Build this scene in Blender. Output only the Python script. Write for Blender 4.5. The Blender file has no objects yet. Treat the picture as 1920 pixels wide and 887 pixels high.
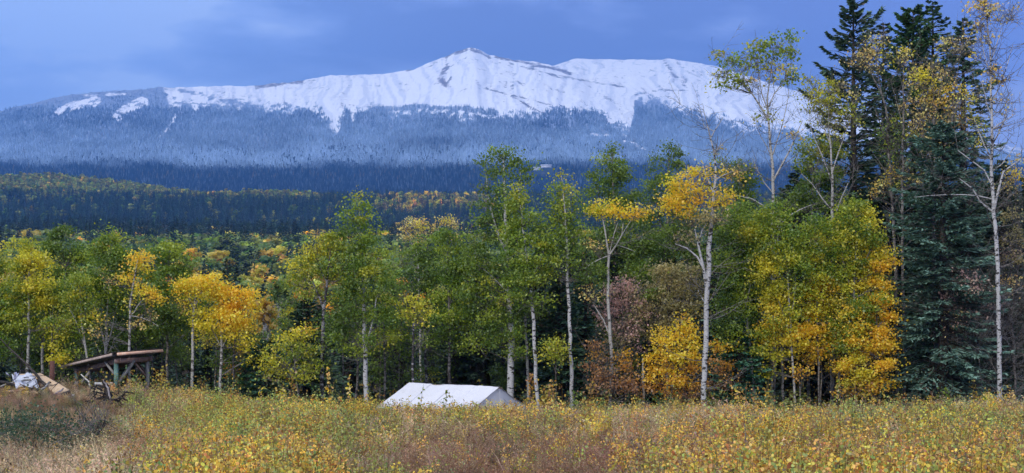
import bpy, math, random
import numpy as np
from math import radians, pi
random.seed(7)
SC = bpy.context.scene
COL = SC.collection
F = 2638.0          # focal length in photo pixels
EYE = 1.8

# ------------------------------------------------------------------ camera
cam_d = bpy.data.cameras.new('camera'); cam = bpy.data.objects.new('camera', cam_d); COL.objects.link(cam)
cam.location = (0, 0, EYE); cam.rotation_euler = (radians(90), 0, 0)
cam_d.sensor_width = 36; cam_d.lens = 36 * F / 1920; cam_d.shift_y = 156.5 / 1920
cam_d.clip_start = 0.1; cam_d.clip_end = 40000
SC.camera = cam

# ------------------------------------------------------------------ sky and sun
SUN_EL, SUN_AZ = 33, 208      # azimuth measured clockwise from +Y (view direction)
W = bpy.data.worlds.new('World'); SC.world = W; W.use_nodes = True
nt = W.node_tree; nt.nodes.clear()
def N(tree, typ, **kw):
    n = tree.nodes.new(typ)
    for k, v in kw.items(): setattr(n, k, v)
    return n
def ramp(tree, src, stops, interp='LINEAR'):
    r = N(tree, 'ShaderNodeValToRGB'); r.color_ramp.interpolation = interp
    e = r.color_ramp.elements
    while len(e) < len(stops): e.new(0.5)
    for i, (p, c) in enumerate(stops):
        e[i].position = p; e[i].color = (*c, 1) if len(c) == 3 else c
    if src is not None: tree.links.new(src, r.inputs[0])
    return r
def mixc(tree, f, a, b, mode='MIX'):
    m = N(tree, 'ShaderNodeMix', data_type='RGBA', blend_type=mode)
    for s, v in ((0, f), (6, a), (7, b)):
        if hasattr(v, 'is_output') or isinstance(v, bpy.types.NodeSocket): tree.links.new(v, m.inputs[s])
        elif isinstance(v, (int, float)): m.inputs[s].default_value = v
        else: m.inputs[s].default_value = (*v, 1)
    return m.outputs[2]
def mth(tree, op, a, b=None, clamp=False):
    m = N(tree, 'ShaderNodeMath', operation=op); m.use_clamp = clamp
    for s, v in ((0, a), (1, b)):
        if v is None: continue
        if isinstance(v, bpy.types.NodeSocket): tree.links.new(v, m.inputs[s])
        else: m.inputs[s].default_value = v
    return m.outputs[0]
def maprange(tree, v, a, b, c=0, d=1, smooth=True):
    m = N(tree, 'ShaderNodeMapRange', interpolation_type='SMOOTHSTEP' if smooth else 'LINEAR')
    tree.links.new(v, m.inputs[0])
    for i, q in enumerate((a, b, c, d)): m.inputs[i + 1].default_value = q
    return m.outputs[0]
def noise(tree, vec, scale, detail=3, rough=.55, mapscale=None, loc=None):
    if mapscale or loc:
        mp = N(tree, 'ShaderNodeMapping'); tree.links.new(vec, mp.inputs[0])
        if mapscale: mp.inputs['Scale'].default_value = mapscale
        if loc: mp.inputs['Location'].default_value = loc
        vec = mp.outputs[0]
    n = N(tree, 'ShaderNodeTexNoise'); n.inputs['Scale'].default_value = scale
    n.inputs['Detail'].default_value = detail; n.inputs['Roughness'].default_value = rough
    tree.links.new(vec, n.inputs['Vector'])
    return n.outputs[0]
sky = N(nt, 'ShaderNodeTexSky', sky_type='NISHITA'); sky.sun_disc = False
sky.sun_elevation = radians(SUN_EL); sky.sun_rotation = radians(SUN_AZ)
tc = N(nt, 'ShaderNodeTexCoord'); sep = N(nt, 'ShaderNodeSeparateXYZ'); nt.links.new(tc.outputs['Generated'], sep.inputs[0])
zz = sep.outputs[2]; xx = sep.outputs[0]
n1 = noise(nt, tc.outputs['Generated'], 3.4, 6, .5, (1, 1, 3.6), (3.1, .4, .15))
n2 = noise(nt, tc.outputs['Generated'], 7, 7, .6, (1, 1, 3.0), (.2, 7.7, .3))
nn = mth(nt, 'ADD', mth(nt, 'MULTIPLY', n1, .75), mth(nt, 'MULTIPLY', n2, .30))
nn = mth(nt, 'ADD', mth(nt, 'MULTIPLY', mth(nt, 'SUBTRACT', nn, .525), 2.0), .515)
lowc = ramp(nt, nn, [(.38, (1.8, 2.5, 5.2)), (.46, (2.3, 3.15, 6.2)), (.54, (3.3, 4.3, 7.5)), (.62, (5.0, 6.1, 8.7))]).outputs[0]
# the cloud deck is a little more violet to the right, paler to the left
lowc = mixc(nt, maprange(nt, xx, .05, .38, 0, .55), lowc, (1.95, 2.5, 6.3))
lowc = mixc(nt, maprange(nt, xx, .02, -.34, 0, .55), lowc, (3.5, 5.5, 9.8))
highc = mixc(nt, nn, (6.6, 7.6, 9.8), (9.4, 9.8, 11.0))
cl = mixc(nt, maprange(nt, zz, .22, .62), lowc, highc)
final = mixc(nt, .93, sky.outputs[0], cl)
bg = N(nt, 'ShaderNodeBackground'); nt.links.new(final, bg.inputs[0]); bg.inputs[1].default_value = .105
wo = N(nt, 'ShaderNodeOutputWorld'); nt.links.new(bg.outputs[0], wo.inputs[0])

sd = bpy.data.lights.new('sun', 'SUN'); sd.energy = 1.3; sd.angle = radians(14); sd.color = (1, .93, .82)
so = bpy.data.objects.new('sun', sd); COL.objects.link(so)
so.rotation_euler = (radians(90 - SUN_EL), 0, radians(180 - SUN_AZ))
so.location = (-40, -60, 80)
SC.view_settings.view_transform = 'Standard'; SC.view_settings.look = 'None'
SC.view_settings.exposure = 0.5; SC.view_settings.gamma = 1
SC.cycles.max_bounces = 8; SC.cycles.transparent_max_bounces = 8; SC.cycles.volume_bounces = 0
SC.cycles.use_adaptive_sampling = True; SC.cycles.adaptive_threshold = .02

# ------------------------------------------------------------------ helpers
def X(px, d): return (px - 960) * d / F
def Zp(py, d): return EYE + (600 - py) * d / F
def PT(px, py, d): return np.array([X(px, d), d, Zp(py, d)])
def sm(a, b, x):
    t = np.clip((x - a) / (b - a), 0, 1); return t * t * (3 - 2 * t)
def vnoise(x, y, seed=0):
    x = np.asarray(x, float); y = np.asarray(y, float)
    xi = np.floor(x).astype(np.int64); yi = np.floor(y).astype(np.int64); fx = x - xi; fy = y - yi
    def h(a, b):
        n = (a * 374761393 + b * 668265263 + seed * 974634777) & 0xffffffff
        n = ((n ^ (n >> 13)) * 1274126177) & 0xffffffff
        return ((n ^ (n >> 16)) & 0xffff) / 65535.0
    u = fx * fx * (3 - 2 * fx); v = fy * fy * (3 - 2 * fy)
    return (h(xi, yi) * (1 - u) + h(xi + 1, yi) * u) * (1 - v) + (h(xi, yi + 1) * (1 - u) + h(xi + 1, yi + 1) * u) * v
def fbm(x, y, seed=0, oct=4):
    s = 0; a = .5; t = 0
    for i in range(oct):
        s = s + a * vnoise(x * 2 ** i, y * 2 ** i, seed + i); t += a; a *= .5
    return s / t
def zg(x, y):
    """height of the ground"""
    x = np.asarray(x, float); y = np.asarray(y, float)
    z = np.interp(y, [-3000, 0, 44, 60, 80, 150, 300, 400, 600, 800, 1200, 1500, 2000, 2600, 3000, 4200, 12000],
                  [0, 0, -1.62, -3.3, -4.0, -6.5, -8.5, -7, 13, 31, 58, 88, 150, 228, 215, 330, 330])
    u = 960 + x * F / np.maximum(y, 30)
    z = z + np.interp(u, [-200, 0, 250, 450, 900, 1900], [24, 18, 8, -3, -4, -2]) * sm(1700, 2500, y)
    z = z + 1.2 * np.exp(-((x + 15.2) / 4.6) ** 2 - ((y - 46) / 12) ** 2)     # debris mound
    z = z + .5 * np.exp(-((x + 16) / 6) ** 2 - ((y - 62) / 8) ** 2)
    z = z + (fbm(x / 9, y / 9, 3) - .5) * .35 * np.clip(np.abs(y) / 30, .2, 1) * (1 + 20 * sm(500, 2000, y))
    z = z + (fbm(x / 420 + 3, y / 330, 9, 3) - .5) * 60 * sm(1100, 1900, y) * sm(3400, 2700, y)
    return z

class Geo:
    def __init__(s): s.v = []; s.c = []; s.f = {3: [], 4: [], 6: []}; s.n = 0
    def add(s, v, f, c=(1, 1, 1), k=4):
        v = np.asarray(v, float).reshape(-1, 3); f = np.asarray(f, int)
        c = np.asarray(c, float)
        if c.ndim == 1: c = np.tile(c, (len(v), 1))
        s.v.append(v); s.c.append(c); s.f[f.shape[1]].append(f + s.n); s.n += len(v)
    def mesh(s, name, mat, smooth=False):
        me = bpy.data.meshes.new(name)
        v = np.concatenate(s.v); c = np.concatenate(s.c)
        lo = []; st = []; tot = 0
        for k in (3, 4, 6):
            if s.f[k]:
                a = np.concatenate(s.f[k]); lo.append(a.ravel()); st.append(tot + np.arange(len(a)) * k); tot += a.size
        lo = np.concatenate(lo); st = np.concatenate(st)
        me.vertices.add(len(v)); me.vertices.foreach_set('co', v.astype(np.float32).ravel())
        me.loops.add(len(lo)); me.loops.foreach_set('vertex_index', lo.astype(np.int32))
        me.polygons.add(len(st)); me.polygons.foreach_set('loop_start', st.astype(np.int32))
        if smooth: me.polygons.foreach_set('use_smooth', np.ones(len(st), bool))
        me.update(calc_edges=True)
        a = me.color_attributes.new('col', 'FLOAT_COLOR', 'POINT')
        a.data.foreach_set('color', np.concatenate([c, np.ones((len(c), 1))], 1).astype(np.float32).ravel())
        me.materials.append(mat)
        return me
    def build(s, name, mat, parent=None, smooth=False):
        o = bpy.data.objects.new(name, s.mesh(name, mat, smooth)); COL.objects.link(o)
        if parent: o.parent = parent
        return o
def tag(o, label=None, cat=None, group=None, kind=None):
    if label: o['label'] = label
    if cat: o['category'] = cat
    if group: o['group'] = group
    if kind: o['kind'] = kind
    return o
def empty(name, loc, label, cat, group=None):
    o = bpy.data.objects.new(name, None); COL.objects.link(o); o.location = loc
    o.empty_display_size = .3
    return tag(o, label, cat, group)

def tube(g, pts, rad, sides=6, col=(1, 1, 1), cap=True):
    pts = np.asarray(pts, float); n = len(pts); rad = np.broadcast_to(np.asarray(rad, float), (n,))
    d = np.gradient(pts, axis=0); d /= np.linalg.norm(d, axis=1)[:, None] + 1e-9
    ref = np.array([0, 1., .13]) if abs(d[0][2]) > .5 else np.array([.1, .1, 1.])
    a = np.cross(d, ref); a /= np.linalg.norm(a, axis=1)[:, None] + 1e-9
    b = np.cross(d, a)
    th = np.arange(sides) * 2 * pi / sides
    v = pts[:, None] + rad[:, None, None] * (np.cos(th)[None, :, None] * a[:, None] + np.sin(th)[None, :, None] * b[:, None])
    i = np.arange(n - 1)[:, None] * sides; j = np.arange(sides)[None]; j2 = (j + 1) % sides
    f = np.stack([i + j, i + j2, i + sides + j2, i + sides + j], -1).reshape(-1, 4)
    v = v.reshape(-1, 3)
    g.add(v, f, col)
    if cap:
        for base, end in ((0, 0), ((n - 1) * sides, n - 1)):
            tv = np.vstack([v[base:base + sides], pts[end]])
            g.add(tv, np.stack([np.arange(sides), (np.arange(sides) + 1) % sides, np.full(sides, sides)], -1), col)
def branches(g, p0, p1, r0, r1, rng, sag=.12, sides=3, mid=3):
    """many thin branches at once, p0/p1 arrays"""
    m = len(p0)
    if m == 0: return
    t = np.linspace(0, 1, mid + 1)
    L = np.linalg.norm(p1 - p0, axis=1)
    bow = rng.normal(0, 1, (m, 3)) * L[:, None] * .07 + np.array([0, 0, -1]) * L[:, None] * sag
    pts = p0[:, None] * (1 - t)[None, :, None] + p1[:, None] * t[None, :, None] + bow[:, None] * (t * (1 - t) * 3)[None, :, None]
    d = p1 - p0; d /= L[:, None] + 1e-9
    a = np.cross(d, [.1, .9, .3]); a /= np.linalg.norm(a, axis=1)[:, None] + 1e-9; b = np.cross(d, a)
    th = np.arange(sides) * 2 * pi / sides
    r0 = np.broadcast_to(r0, (m,)); r1 = np.broadcast_to(r1, (m,))
    rad = r0[:, None] * (1 - t) + r1[:, None] * t
    v = pts[:, :, None] + rad[:, :, None, None] * (np.cos(th)[None, None, :, None] * a[:, None, None] + np.sin(th)[None, None, :, None] * b[:, None, None])
    k = (mid + 1) * sides
    i = (np.arange(m) * k)[:, None, None] + (np.arange(mid) * sides)[None, :, None]; j = np.arange(sides)[None, None]; j2 = (j + 1) % sides
    f = np.stack([i + j, i + j2, i + sides + j2, i + sides + j], -1).reshape(-1, 4)
    g.add(v.reshape(-1, 3), f)
    return pts
def unit(v): return v / (np.linalg.norm(v, axis=-1, keepdims=True) + 1e-9)
def leaves(g, c, size, col, rng, asp=.8, up=.35):
    n = len(c)
    nrm = unit(rng.normal(0, 1, (n, 3)) + np.array([0, -.25, up]))
    a = unit(np.cross(nrm, rng.normal(0, 1, (n, 3)))); b = np.cross(nrm, a)
    s = (size * rng.uniform(.45, 1.5, n))[:, None] / 2
    v = np.stack([c - a * s, c - b * s * asp + nrm * s * .15, c + a * s, c + b * s * asp + nrm * s * .15], 1)
    f = np.arange(n * 4).reshape(n, 4)
    g.add(v.reshape(-1, 3), f, np.repeat(col, 4, 0))
def boxg(g, c, size, rotz=0, col=(1, 1, 1), R=None):
    s = np.array(size) / 2
    v = np.array([[x, y, z] for z in (-1, 1) for x, y in ((-1, -1), (1, -1), (1, 1), (-1, 1))]) * s
    if R is None:
        ca, sa = math.cos(rotz), math.sin(rotz); R = np.array([[ca, -sa, 0], [sa, ca, 0], [0, 0, 1]])
    v = v @ np.asarray(R).T + np.asarray(c)
    g.add(v, [[3, 2, 1, 0], [4, 5, 6, 7], [0, 1, 5, 4], [1, 2, 6, 5], [2, 3, 7, 6], [3, 0, 4, 7]], col)
def beam(g, p0, p1, w, h, col=(1, 1, 1), up=(0, 0, 1)):
    p0 = np.asarray(p0, float); p1 = np.asarray(p1, float); d = p1 - p0; L = np.linalg.norm(d); d /= L
    up = np.asarray(up, float)
    if abs(d @ up) > .95: up = np.array([1., 0, 0])
    s = np.cross(d, up); s /= np.linalg.norm(s); u = np.cross(s, d)
    boxg(g, (p0 + p1) / 2, (L, w, h), R=np.stack([d, s, u], 1), col=col)

# ------------------------------------------------------------------ materials
def newmat(name):
    m = bpy.data.materials.new(name); m.use_nodes = True; t = m.node_tree; t.nodes.clear()
    out = N(t, 'ShaderNodeOutputMaterial'); return m, t, out
def principled(t, out, col, rough=.8, spec=.3, bump=None, bstr=.3, bdist=.02):
    p = N(t, 'ShaderNodeBsdfPrincipled')
    if isinstance(col, bpy.types.NodeSocket): t.links.new(col, p.inputs['Base Color'])
    else: p.inputs['Base Color'].default_value = (*col, 1)
    if isinstance(rough, bpy.types.NodeSocket): t.links.new(rough, p.inputs['Roughness'])
    else: p.inputs['Roughness'].default_value = rough
    p.inputs['Specular IOR Level'].default_value = spec
    if bump is not None:
        b = N(t, 'ShaderNodeBump'); b.inputs['Strength'].default_value = bstr; b.inputs['Distance'].default_value = bdist
        t.links.new(bump, b.inputs['Height']); t.links.new(b.outputs[0], p.inputs['Normal'])
    t.links.new(p.outputs[0], out.inputs[0]); return p
def attr(t, name, typ='GEOMETRY'):
    a = N(t, 'ShaderNodeAttribute', attribute_type=typ); a.attribute_name = name; return a
def leafmat(name, source, trans=.45):
    """thin leaf: reflects and lets light through. source: colour from the mesh, from the instance or from the object"""
    m, t, out = newmat(name)
    c = attr(t, 'col').outputs['Color']
    if source == 'inst': c = mixc(t, 1.0, c, attr(t, 'tint', 'INSTANCER').outputs['Color'], 'MULTIPLY')
    if source == 'obj': c = mixc(t, 1.0, c, N(t, 'ShaderNodeObjectInfo').outputs['Color'], 'MULTIPLY')
    d = N(t, 'ShaderNodeBsdfDiffuse'); t.links.new(c, d.inputs[0])
    g = N(t, 'ShaderNodeBsdfGlossy'); g.inputs['Roughness'].default_value = .45
    g.inputs[0].default_value = (.9, .95, 1, 1)
    tr = N(t, 'ShaderNodeBsdfTranslucent'); t.links.new(mixc(t, .35, c, mixc(t, 1, c, (1.3, 1.2, .5), 'MULTIPLY')), tr.inputs[0])
    m1 = N(t, 'ShaderNodeMixShader'); m1.inputs[0].default_value = trans
    t.links.new(d.outputs[0], m1.inputs[1]); t.links.new(tr.outputs[0], m1.inputs[2])
    m2 = N(t, 'ShaderNodeMixShader'); m2.inputs[0].default_value = .035
    t.links.new(m1.outputs[0], m2.inputs[1]); t.links.new(g.outputs[0], m2.inputs[2])
    t.links.new(m2.outputs[0], out.inputs[0]); return m
M = {}
M['leaf'] = leafmat('aspen_leaf', 'mesh'); M['leaf_i'] = leafmat('weed_leaf', 'inst'); M['leaf_o'] = leafmat('far_leaf', 'obj')
M['needle'] = leafmat('spruce_needle', 'mesh', .12); M['needle_i'] = leafmat('far_needle', 'inst', .1); M['needle_o'] = leafmat('forest_needle', 'obj', .12)
def barkmat(name, base, dark, amount, zs=1.0):
    m, t, out = newmat(name)
    g = N(t, 'ShaderNodeNewGeometry').outputs['Position']
    a = noise(t, g, 3.2, 2, .6, (1.3, 1.3, 2.6)); b = noise(t, g, 14, 3, .6, (.5, .5, 2.5)); c = noise(t, g, .5, 2, .5)
    k = mth(t, 'ADD', a, mth(t, 'MULTIPLY', mth(t, 'SUBTRACT', c, .5), .3))
    k = mth(t, 'MAXIMUM', k, mth(t, 'SUBTRACT', b, .03))
    f = maprange(t, k, .56 - amount, .61 - amount)
    grey = mixc(t, b, tuple(x * .72 for x in base), base)
    col = mixc(t, f, grey, dark)
    col = mixc(t, 1.0, col, attr(t, 'col').outputs['Color'], 'MULTIPLY')
    principled(t, out, col, .75, .25, b, .4, .02); return m
M['bark_white'] = barkmat('bark_white', (.52, .51, .50), (.05, .045, .04), .0)
M['bark_pale'] = barkmat('bark_pale', (.46, .44, .40), (.09, .08, .07), .0)
M['bark_grey'] = barkmat('bark_grey', (.24, .22, .20), (.06, .05, .045), .03)
M['bark_dark'] = barkmat('bark_dark', (.085, .07, .058), (.03, .025, .02), .05)
M['bark_silver'] = barkmat('bark_silver', (.34, .33, .34), (.035, .03, .03), .08)
def woodmat(name, c1, c2, sc=9, rough=.8):
    m, t, out = newmat(name)
    g = N(t, 'ShaderNodeTexCoord').outputs['Object']
    a = noise(t, g, sc, 5, .65, (1, 1, .25)); b = noise(t, g, 2.2, 3, .5)
    col = mixc(t, maprange(t, a, .35, .68), c1, c2); col = mixc(t, maprange(t, b, .45, .7, 0, .5), col, tuple(x * .6 for x in c1))
    col = mixc(t, 1.0, col, attr(t, 'col').outputs['Color'], 'MULTIPLY')
    principled(t, out, col, rough, .25, a, .3, .01); return m

# ------------------------------------------------------------------ ground sheet
def polar_grid(us, ys, zf):
    U, Y = np.meshgrid(us, ys); Xx = (U - 960) * Y / F
    return Xx, Y, zf(Xx, Y), U
def grid_faces(nr, nc):
    i = np.arange(nr - 1)[:, None] * nc + np.arange(nc - 1)[None]
    return np.stack([i, i + 1, i + nc + 1, i + nc], -1).reshape(-1, 4)
ys = np.concatenate([np.linspace(-60, 1, 8), np.geomspace(4, 12000, 250)])
wid = np.linspace(-1, 1, 261)
Y2, W2 = np.meshgrid(ys, wid, indexing='ij')
X2 = W2 * (np.maximum(Y2, 0) * .75 + 60)
gz = zg(X2, Y2)
g = Geo(); g.add(np.stack([X2, Y2, gz], -1).reshape(-1, 3), grid_faces(len(ys), len(wid)))
m, t, out = newmat('meadow_soil')
ps = N(t, 'ShaderNodeNewGeometry').outputs['Position']
sp = N(t, 'ShaderNodeSeparateXYZ'); t.links.new(ps, sp.inputs[0])
na = noise(t, ps, 1.2, 6, .65); nb = noise(t, ps, .02, 5, .6)
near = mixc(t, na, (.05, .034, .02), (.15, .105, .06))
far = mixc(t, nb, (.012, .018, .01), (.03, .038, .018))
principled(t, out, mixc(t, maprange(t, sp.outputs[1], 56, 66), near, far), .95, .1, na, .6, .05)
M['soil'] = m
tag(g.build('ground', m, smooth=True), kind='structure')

# ------------------------------------------------------------------ mountain
us = np.linspace(-620, 2540, 760); ds = np.concatenate([np.linspace(3700, 9700, 250), np.linspace(9800, 12000, 12)])
crest1 = np.interp(us, [-620, -300, 0, 60, 130, 180, 240, 300, 345, 410, 480, 520, 560, 620, 660, 700, 780, 800, 833, 850, 862, 882, 900, 912, 940, 985, 1030, 1080, 1130, 1180, 1230, 1330, 1500, 1800, 2540],
                   [285, 335, 391, 408, 422, 428, 431, 436, 438, 440, 440, 444, 451, 459, 459, 461, 472, 481, 493, 502, 507, 512, 508, 500, 494, 486, 479, 462, 438, 408, 380, 350, 330, 280, 240])
crest2 = np.interp(us, [-620, 200, 600, 900, 1000, 1040, 1080, 1150, 1240, 1252, 1290, 1340, 1420, 1500, 1600, 1700, 1900, 2540],
                   [200, 300, 380, 440, 468, 479, 491, 489, 489, 491, 486, 477, 452, 428, 398, 368, 325, 230])
crest1 = crest1 + (vnoise(us / 9, us * 0, 5) - .5) * 2.2 + (vnoise(us / 30, us * 0, 6) - .5) * 3
crest2 = crest2 + (vnoise(us / 9, us * 0, 8) - .5) * 1.6
U, D = np.meshgrid(us, ds)
# meandering azimuth so that gullies wander
Uw = U + (fbm(U / 90, D / 600, 11) - .5) * 60
rid = 1 - np.abs(2 * fbm(Uw / 55, D / 3500, 21, 4) - 1)
rid2 = 1 - np.abs(2 * fbm(Uw / 17, D / 1400, 31, 3) - 1)
def massif(c, D0, Dc, p):
    s = (D - D0) / (Dc - D0); s1 = np.clip(s, 0, 1)
    H = 215 + (c[None] - 215) * s1 ** p
    H = np.where(s > 1, c[None] - (s - 1) * 420, H)
    amp = sm(0, .25, s1) * sm(1.0, .78, s1)
    return H + amp * ((rid - .75) * 20 + (rid2 - .75) * 6 + (fbm(U / 240, D / 900, 41) - .5) * 22), s
H1, s1 = massif(crest1, 3900, 8000, 1.0)
H2, s2 = massif(crest2, 3900, 9500, .72)
# side valley between the two massifs
gx = np.interp(D, [3900, 6500, 9500], [1230, 1178, 1060])
H2 = H2 - 22 * np.exp(-((U - 1240) / 90) ** 2) * sm(1, .4, s2)
Hm = np.maximum(H1, H2)
Hm = Hm - 90 * sm(9400, 12000, D)
zm = EYE + Hm * D / F; xm = (U - 960) * D / F
Ys = 600 - Hm
nY = (fbm(U / 16, D / 220, 51, 4) - .5) + .55 * (fbm(Uw / 5, D / 900, 52, 3) - .5)
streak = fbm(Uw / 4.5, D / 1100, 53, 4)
line = np.interp(U, [-620, 0, 300, 318, 340, 400, 450, 500, 560, 600, 615, 626, 634, 642, 655, 662, 670, 690, 760, 830, 900, 960, 1020, 1060, 1110, 1150, 1172, 1182, 1190, 1240, 1280, 1340, 1400, 1450, 1600, 2540],
                 [150, 150, 150, 188, 200, 202, 194, 203, 206, 212, 232, 250, 246, 214, 217, 240, 214, 205, 213, 214, 221, 224, 216, 211, 213, 236, 248, 246, 192, 190, 212, 226, 244, 252, 272, 300])
snow = sm(15, -12, Ys - line + nY * 32)
def poly(pts, w):
    """soft mask along polylines given as (u, Y)"""
    m = np.zeros_like(U)
    for (a, b), (c, d) in zip(pts[:-1], pts[1:]):
        vx, vy = c - a, d - b; L = vx * vx + vy * vy
        tt = np.clip(((U - a) * vx + (Ys - b) * vy) / L, 0, 1)
        m = np.maximum(m, np.exp(-((U - a - tt * vx) ** 2 + (Ys - b - tt * vy) ** 2) / w ** 2))
    return m
patch = np.maximum.reduce([poly([(112, 208), (140, 198), (182, 190)], 10), poly([(222, 217), (240, 203), (268, 191)], 11),
                           poly([(330, 217), (318, 238), (302, 256)], 4) * .8, poly([(150, 178), (245, 177)], 5) * .5,
                           poly([(640, 216), (628, 244)], 7), poly([(865, 222), (868, 226)], 7),
                           poly([(1110, 252), (1140, 254)], 3.5), poly([(1172, 266), (1192, 272), (1210, 280)], 4)])
snow = np.maximum(snow, sm(.3, .6, patch + nY * .5))
# dark bands of stunted trees inside the snow just above the tree line
band = np.maximum(poly([(700, 205), (780, 200), (860, 203), (930, 213)], 7), poly([(340, 170), (420, 188), (480, 196)], 9) * .7)
band = np.maximum(band, sm(32, 6, line - Ys) * .55)
thicket = sm(.42, .75, band + (fbm(U / 8, D / 60, 61, 3) - .5) * 1.1)
rock = np.maximum.reduce([
    poly([(834, 104), (850, 99), (872, 92)], 6), poly([(836, 108), (838, 125), (826, 148), (838, 160)], 7) * .75,
    poly([(846, 112), (850, 132), (842, 152)], 4) * .5,
    poly([(884, 92), (900, 98), (918, 108)], 4), poly([(930, 106), (985, 118), (1050, 131), (1070, 138)], 4) * .9,
    poly([(955, 118), (1010, 133), (1062, 148)], 3.5) * .6, poly([(1005, 133), (1090, 150), (1170, 163)], 2.5) * .7,
    poly([(905, 165), (960, 178), (1010, 192), (1060, 200)], 2.5) * .6, poly([(960, 180), (1000, 204), (1024, 214)], 3) * .7,
    poly([(480, 163), (520, 158), (565, 152)], 5) * .9, poly([(760, 132), (775, 130)], 3),
    poly([(1246, 114), (1262, 138), (1284, 160)], 5) * .55, poly([(1190, 178), (1240, 168), (1290, 170)], 2.5) * .6,
    poly([(1080, 148), (1120, 172), (1160, 196), (1172, 232)], 3) * .5, poly([(690, 160), (800, 158)], 4) * .35])
rock = sm(.22, .8, rock + (fbm(U / 10, D / 90, 71, 4) - .5) * .95) * sm(.0, .25, rock)
rock = np.maximum(rock, sm(.56, .74, fbm(U / 14 + D / 500, D / 130, 81, 4)) * .5 * sm(260, 150, Ys))
rock = np.maximum(rock, sm(.58, .72, fbm(Uw / 3, D / 420, 82, 3)) * sm(.5, .62, fbm(U / 60, D / 500, 83, 3)) * .6)
bare = sm(12, 0, (Ys - (600 - np.maximum(crest1, crest2)[None]))) * (U < 330) * .75
g = Geo(); g.add(np.stack([xm, D, zm], -1).reshape(-1, 3), grid_faces(len(ds), len(us)))
mo = g.build('mountain', None or bpy.data.materials.new('mountain_ground'), smooth=True)
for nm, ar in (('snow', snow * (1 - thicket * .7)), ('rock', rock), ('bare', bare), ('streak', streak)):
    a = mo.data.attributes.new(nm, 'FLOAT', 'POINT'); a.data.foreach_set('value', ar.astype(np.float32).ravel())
m = bpy.data.materials['mountain_ground']; m.use_nodes = True; t = m.node_tree; t.nodes.clear(); out = N(t, 'ShaderNodeOutputMaterial')
ps = N(t, 'ShaderNodeNewGeometry').outputs['Position']
sp = N(t, 'ShaderNodeSeparateXYZ'); t.links.new(ps, sp.inputs[0])
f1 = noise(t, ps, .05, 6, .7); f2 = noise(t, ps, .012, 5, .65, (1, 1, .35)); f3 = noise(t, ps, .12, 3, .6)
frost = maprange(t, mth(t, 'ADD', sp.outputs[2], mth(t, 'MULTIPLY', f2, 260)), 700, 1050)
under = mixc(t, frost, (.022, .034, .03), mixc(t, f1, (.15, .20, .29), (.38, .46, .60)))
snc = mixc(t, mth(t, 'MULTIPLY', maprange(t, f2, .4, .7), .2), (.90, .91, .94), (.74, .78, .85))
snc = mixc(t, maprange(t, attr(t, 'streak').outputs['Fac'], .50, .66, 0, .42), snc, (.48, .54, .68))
sa = mth(t, 'ADD', attr(t, 'snow').outputs['Fac'], mth(t, 'MULTIPLY', mth(t, 'SUBTRACT', f3, .5), 1.3))
col = mixc(t, maprange(t, sa, .25, .75), under, snc)
col = mixc(t, mth(t, 'MULTIPLY', attr(t, 'bare').outputs['Fac'], maprange(t, f1, .35, .6)), col, (.30, .34, .42))
ra = mth(t, 'ADD', attr(t, 'rock').outputs['Fac'], mth(t, 'MULTIPLY', mth(t, 'SUBTRACT', noise(t, ps, .03, 7, .8, (1, 1, .5)), .52), 4.6))
rc = mixc(t, noise(t, ps, .004, 2, .5), (.085, .085, .12), (.14, .10, .105))
col = mixc(t, mth(t, 'MULTIPLY', mth(t, 'MULTIPLY', maprange(t, ra, .35, .8), maprange(t, attr(t, 'rock').outputs['Fac'], .02, .25)), .85), col, rc)
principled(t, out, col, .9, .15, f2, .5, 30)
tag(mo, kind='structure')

# ------------------------------------------------------------------ air
g = Geo(); boxg(g, (0, 4900, 885), (17000, 10600, 2130))
hm, t, out = newmat('valley_haze')
pv = N(t, 'ShaderNodeVolumePrincipled'); pv.inputs['Density'].default_value = 9.5e-5; pv.inputs['Color'].default_value = (.10, .36, 1.0, 1)
pv.inputs['Anisotropy'].default_value = .1
t.links.new(pv.outputs[0], out.inputs[1]); hm.volume_intersection_method = 'FAST' if hasattr(hm, 'volume_intersection_method') else None
HZ = g.build('haze', hm); tag(HZ, kind='stuff')

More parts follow.
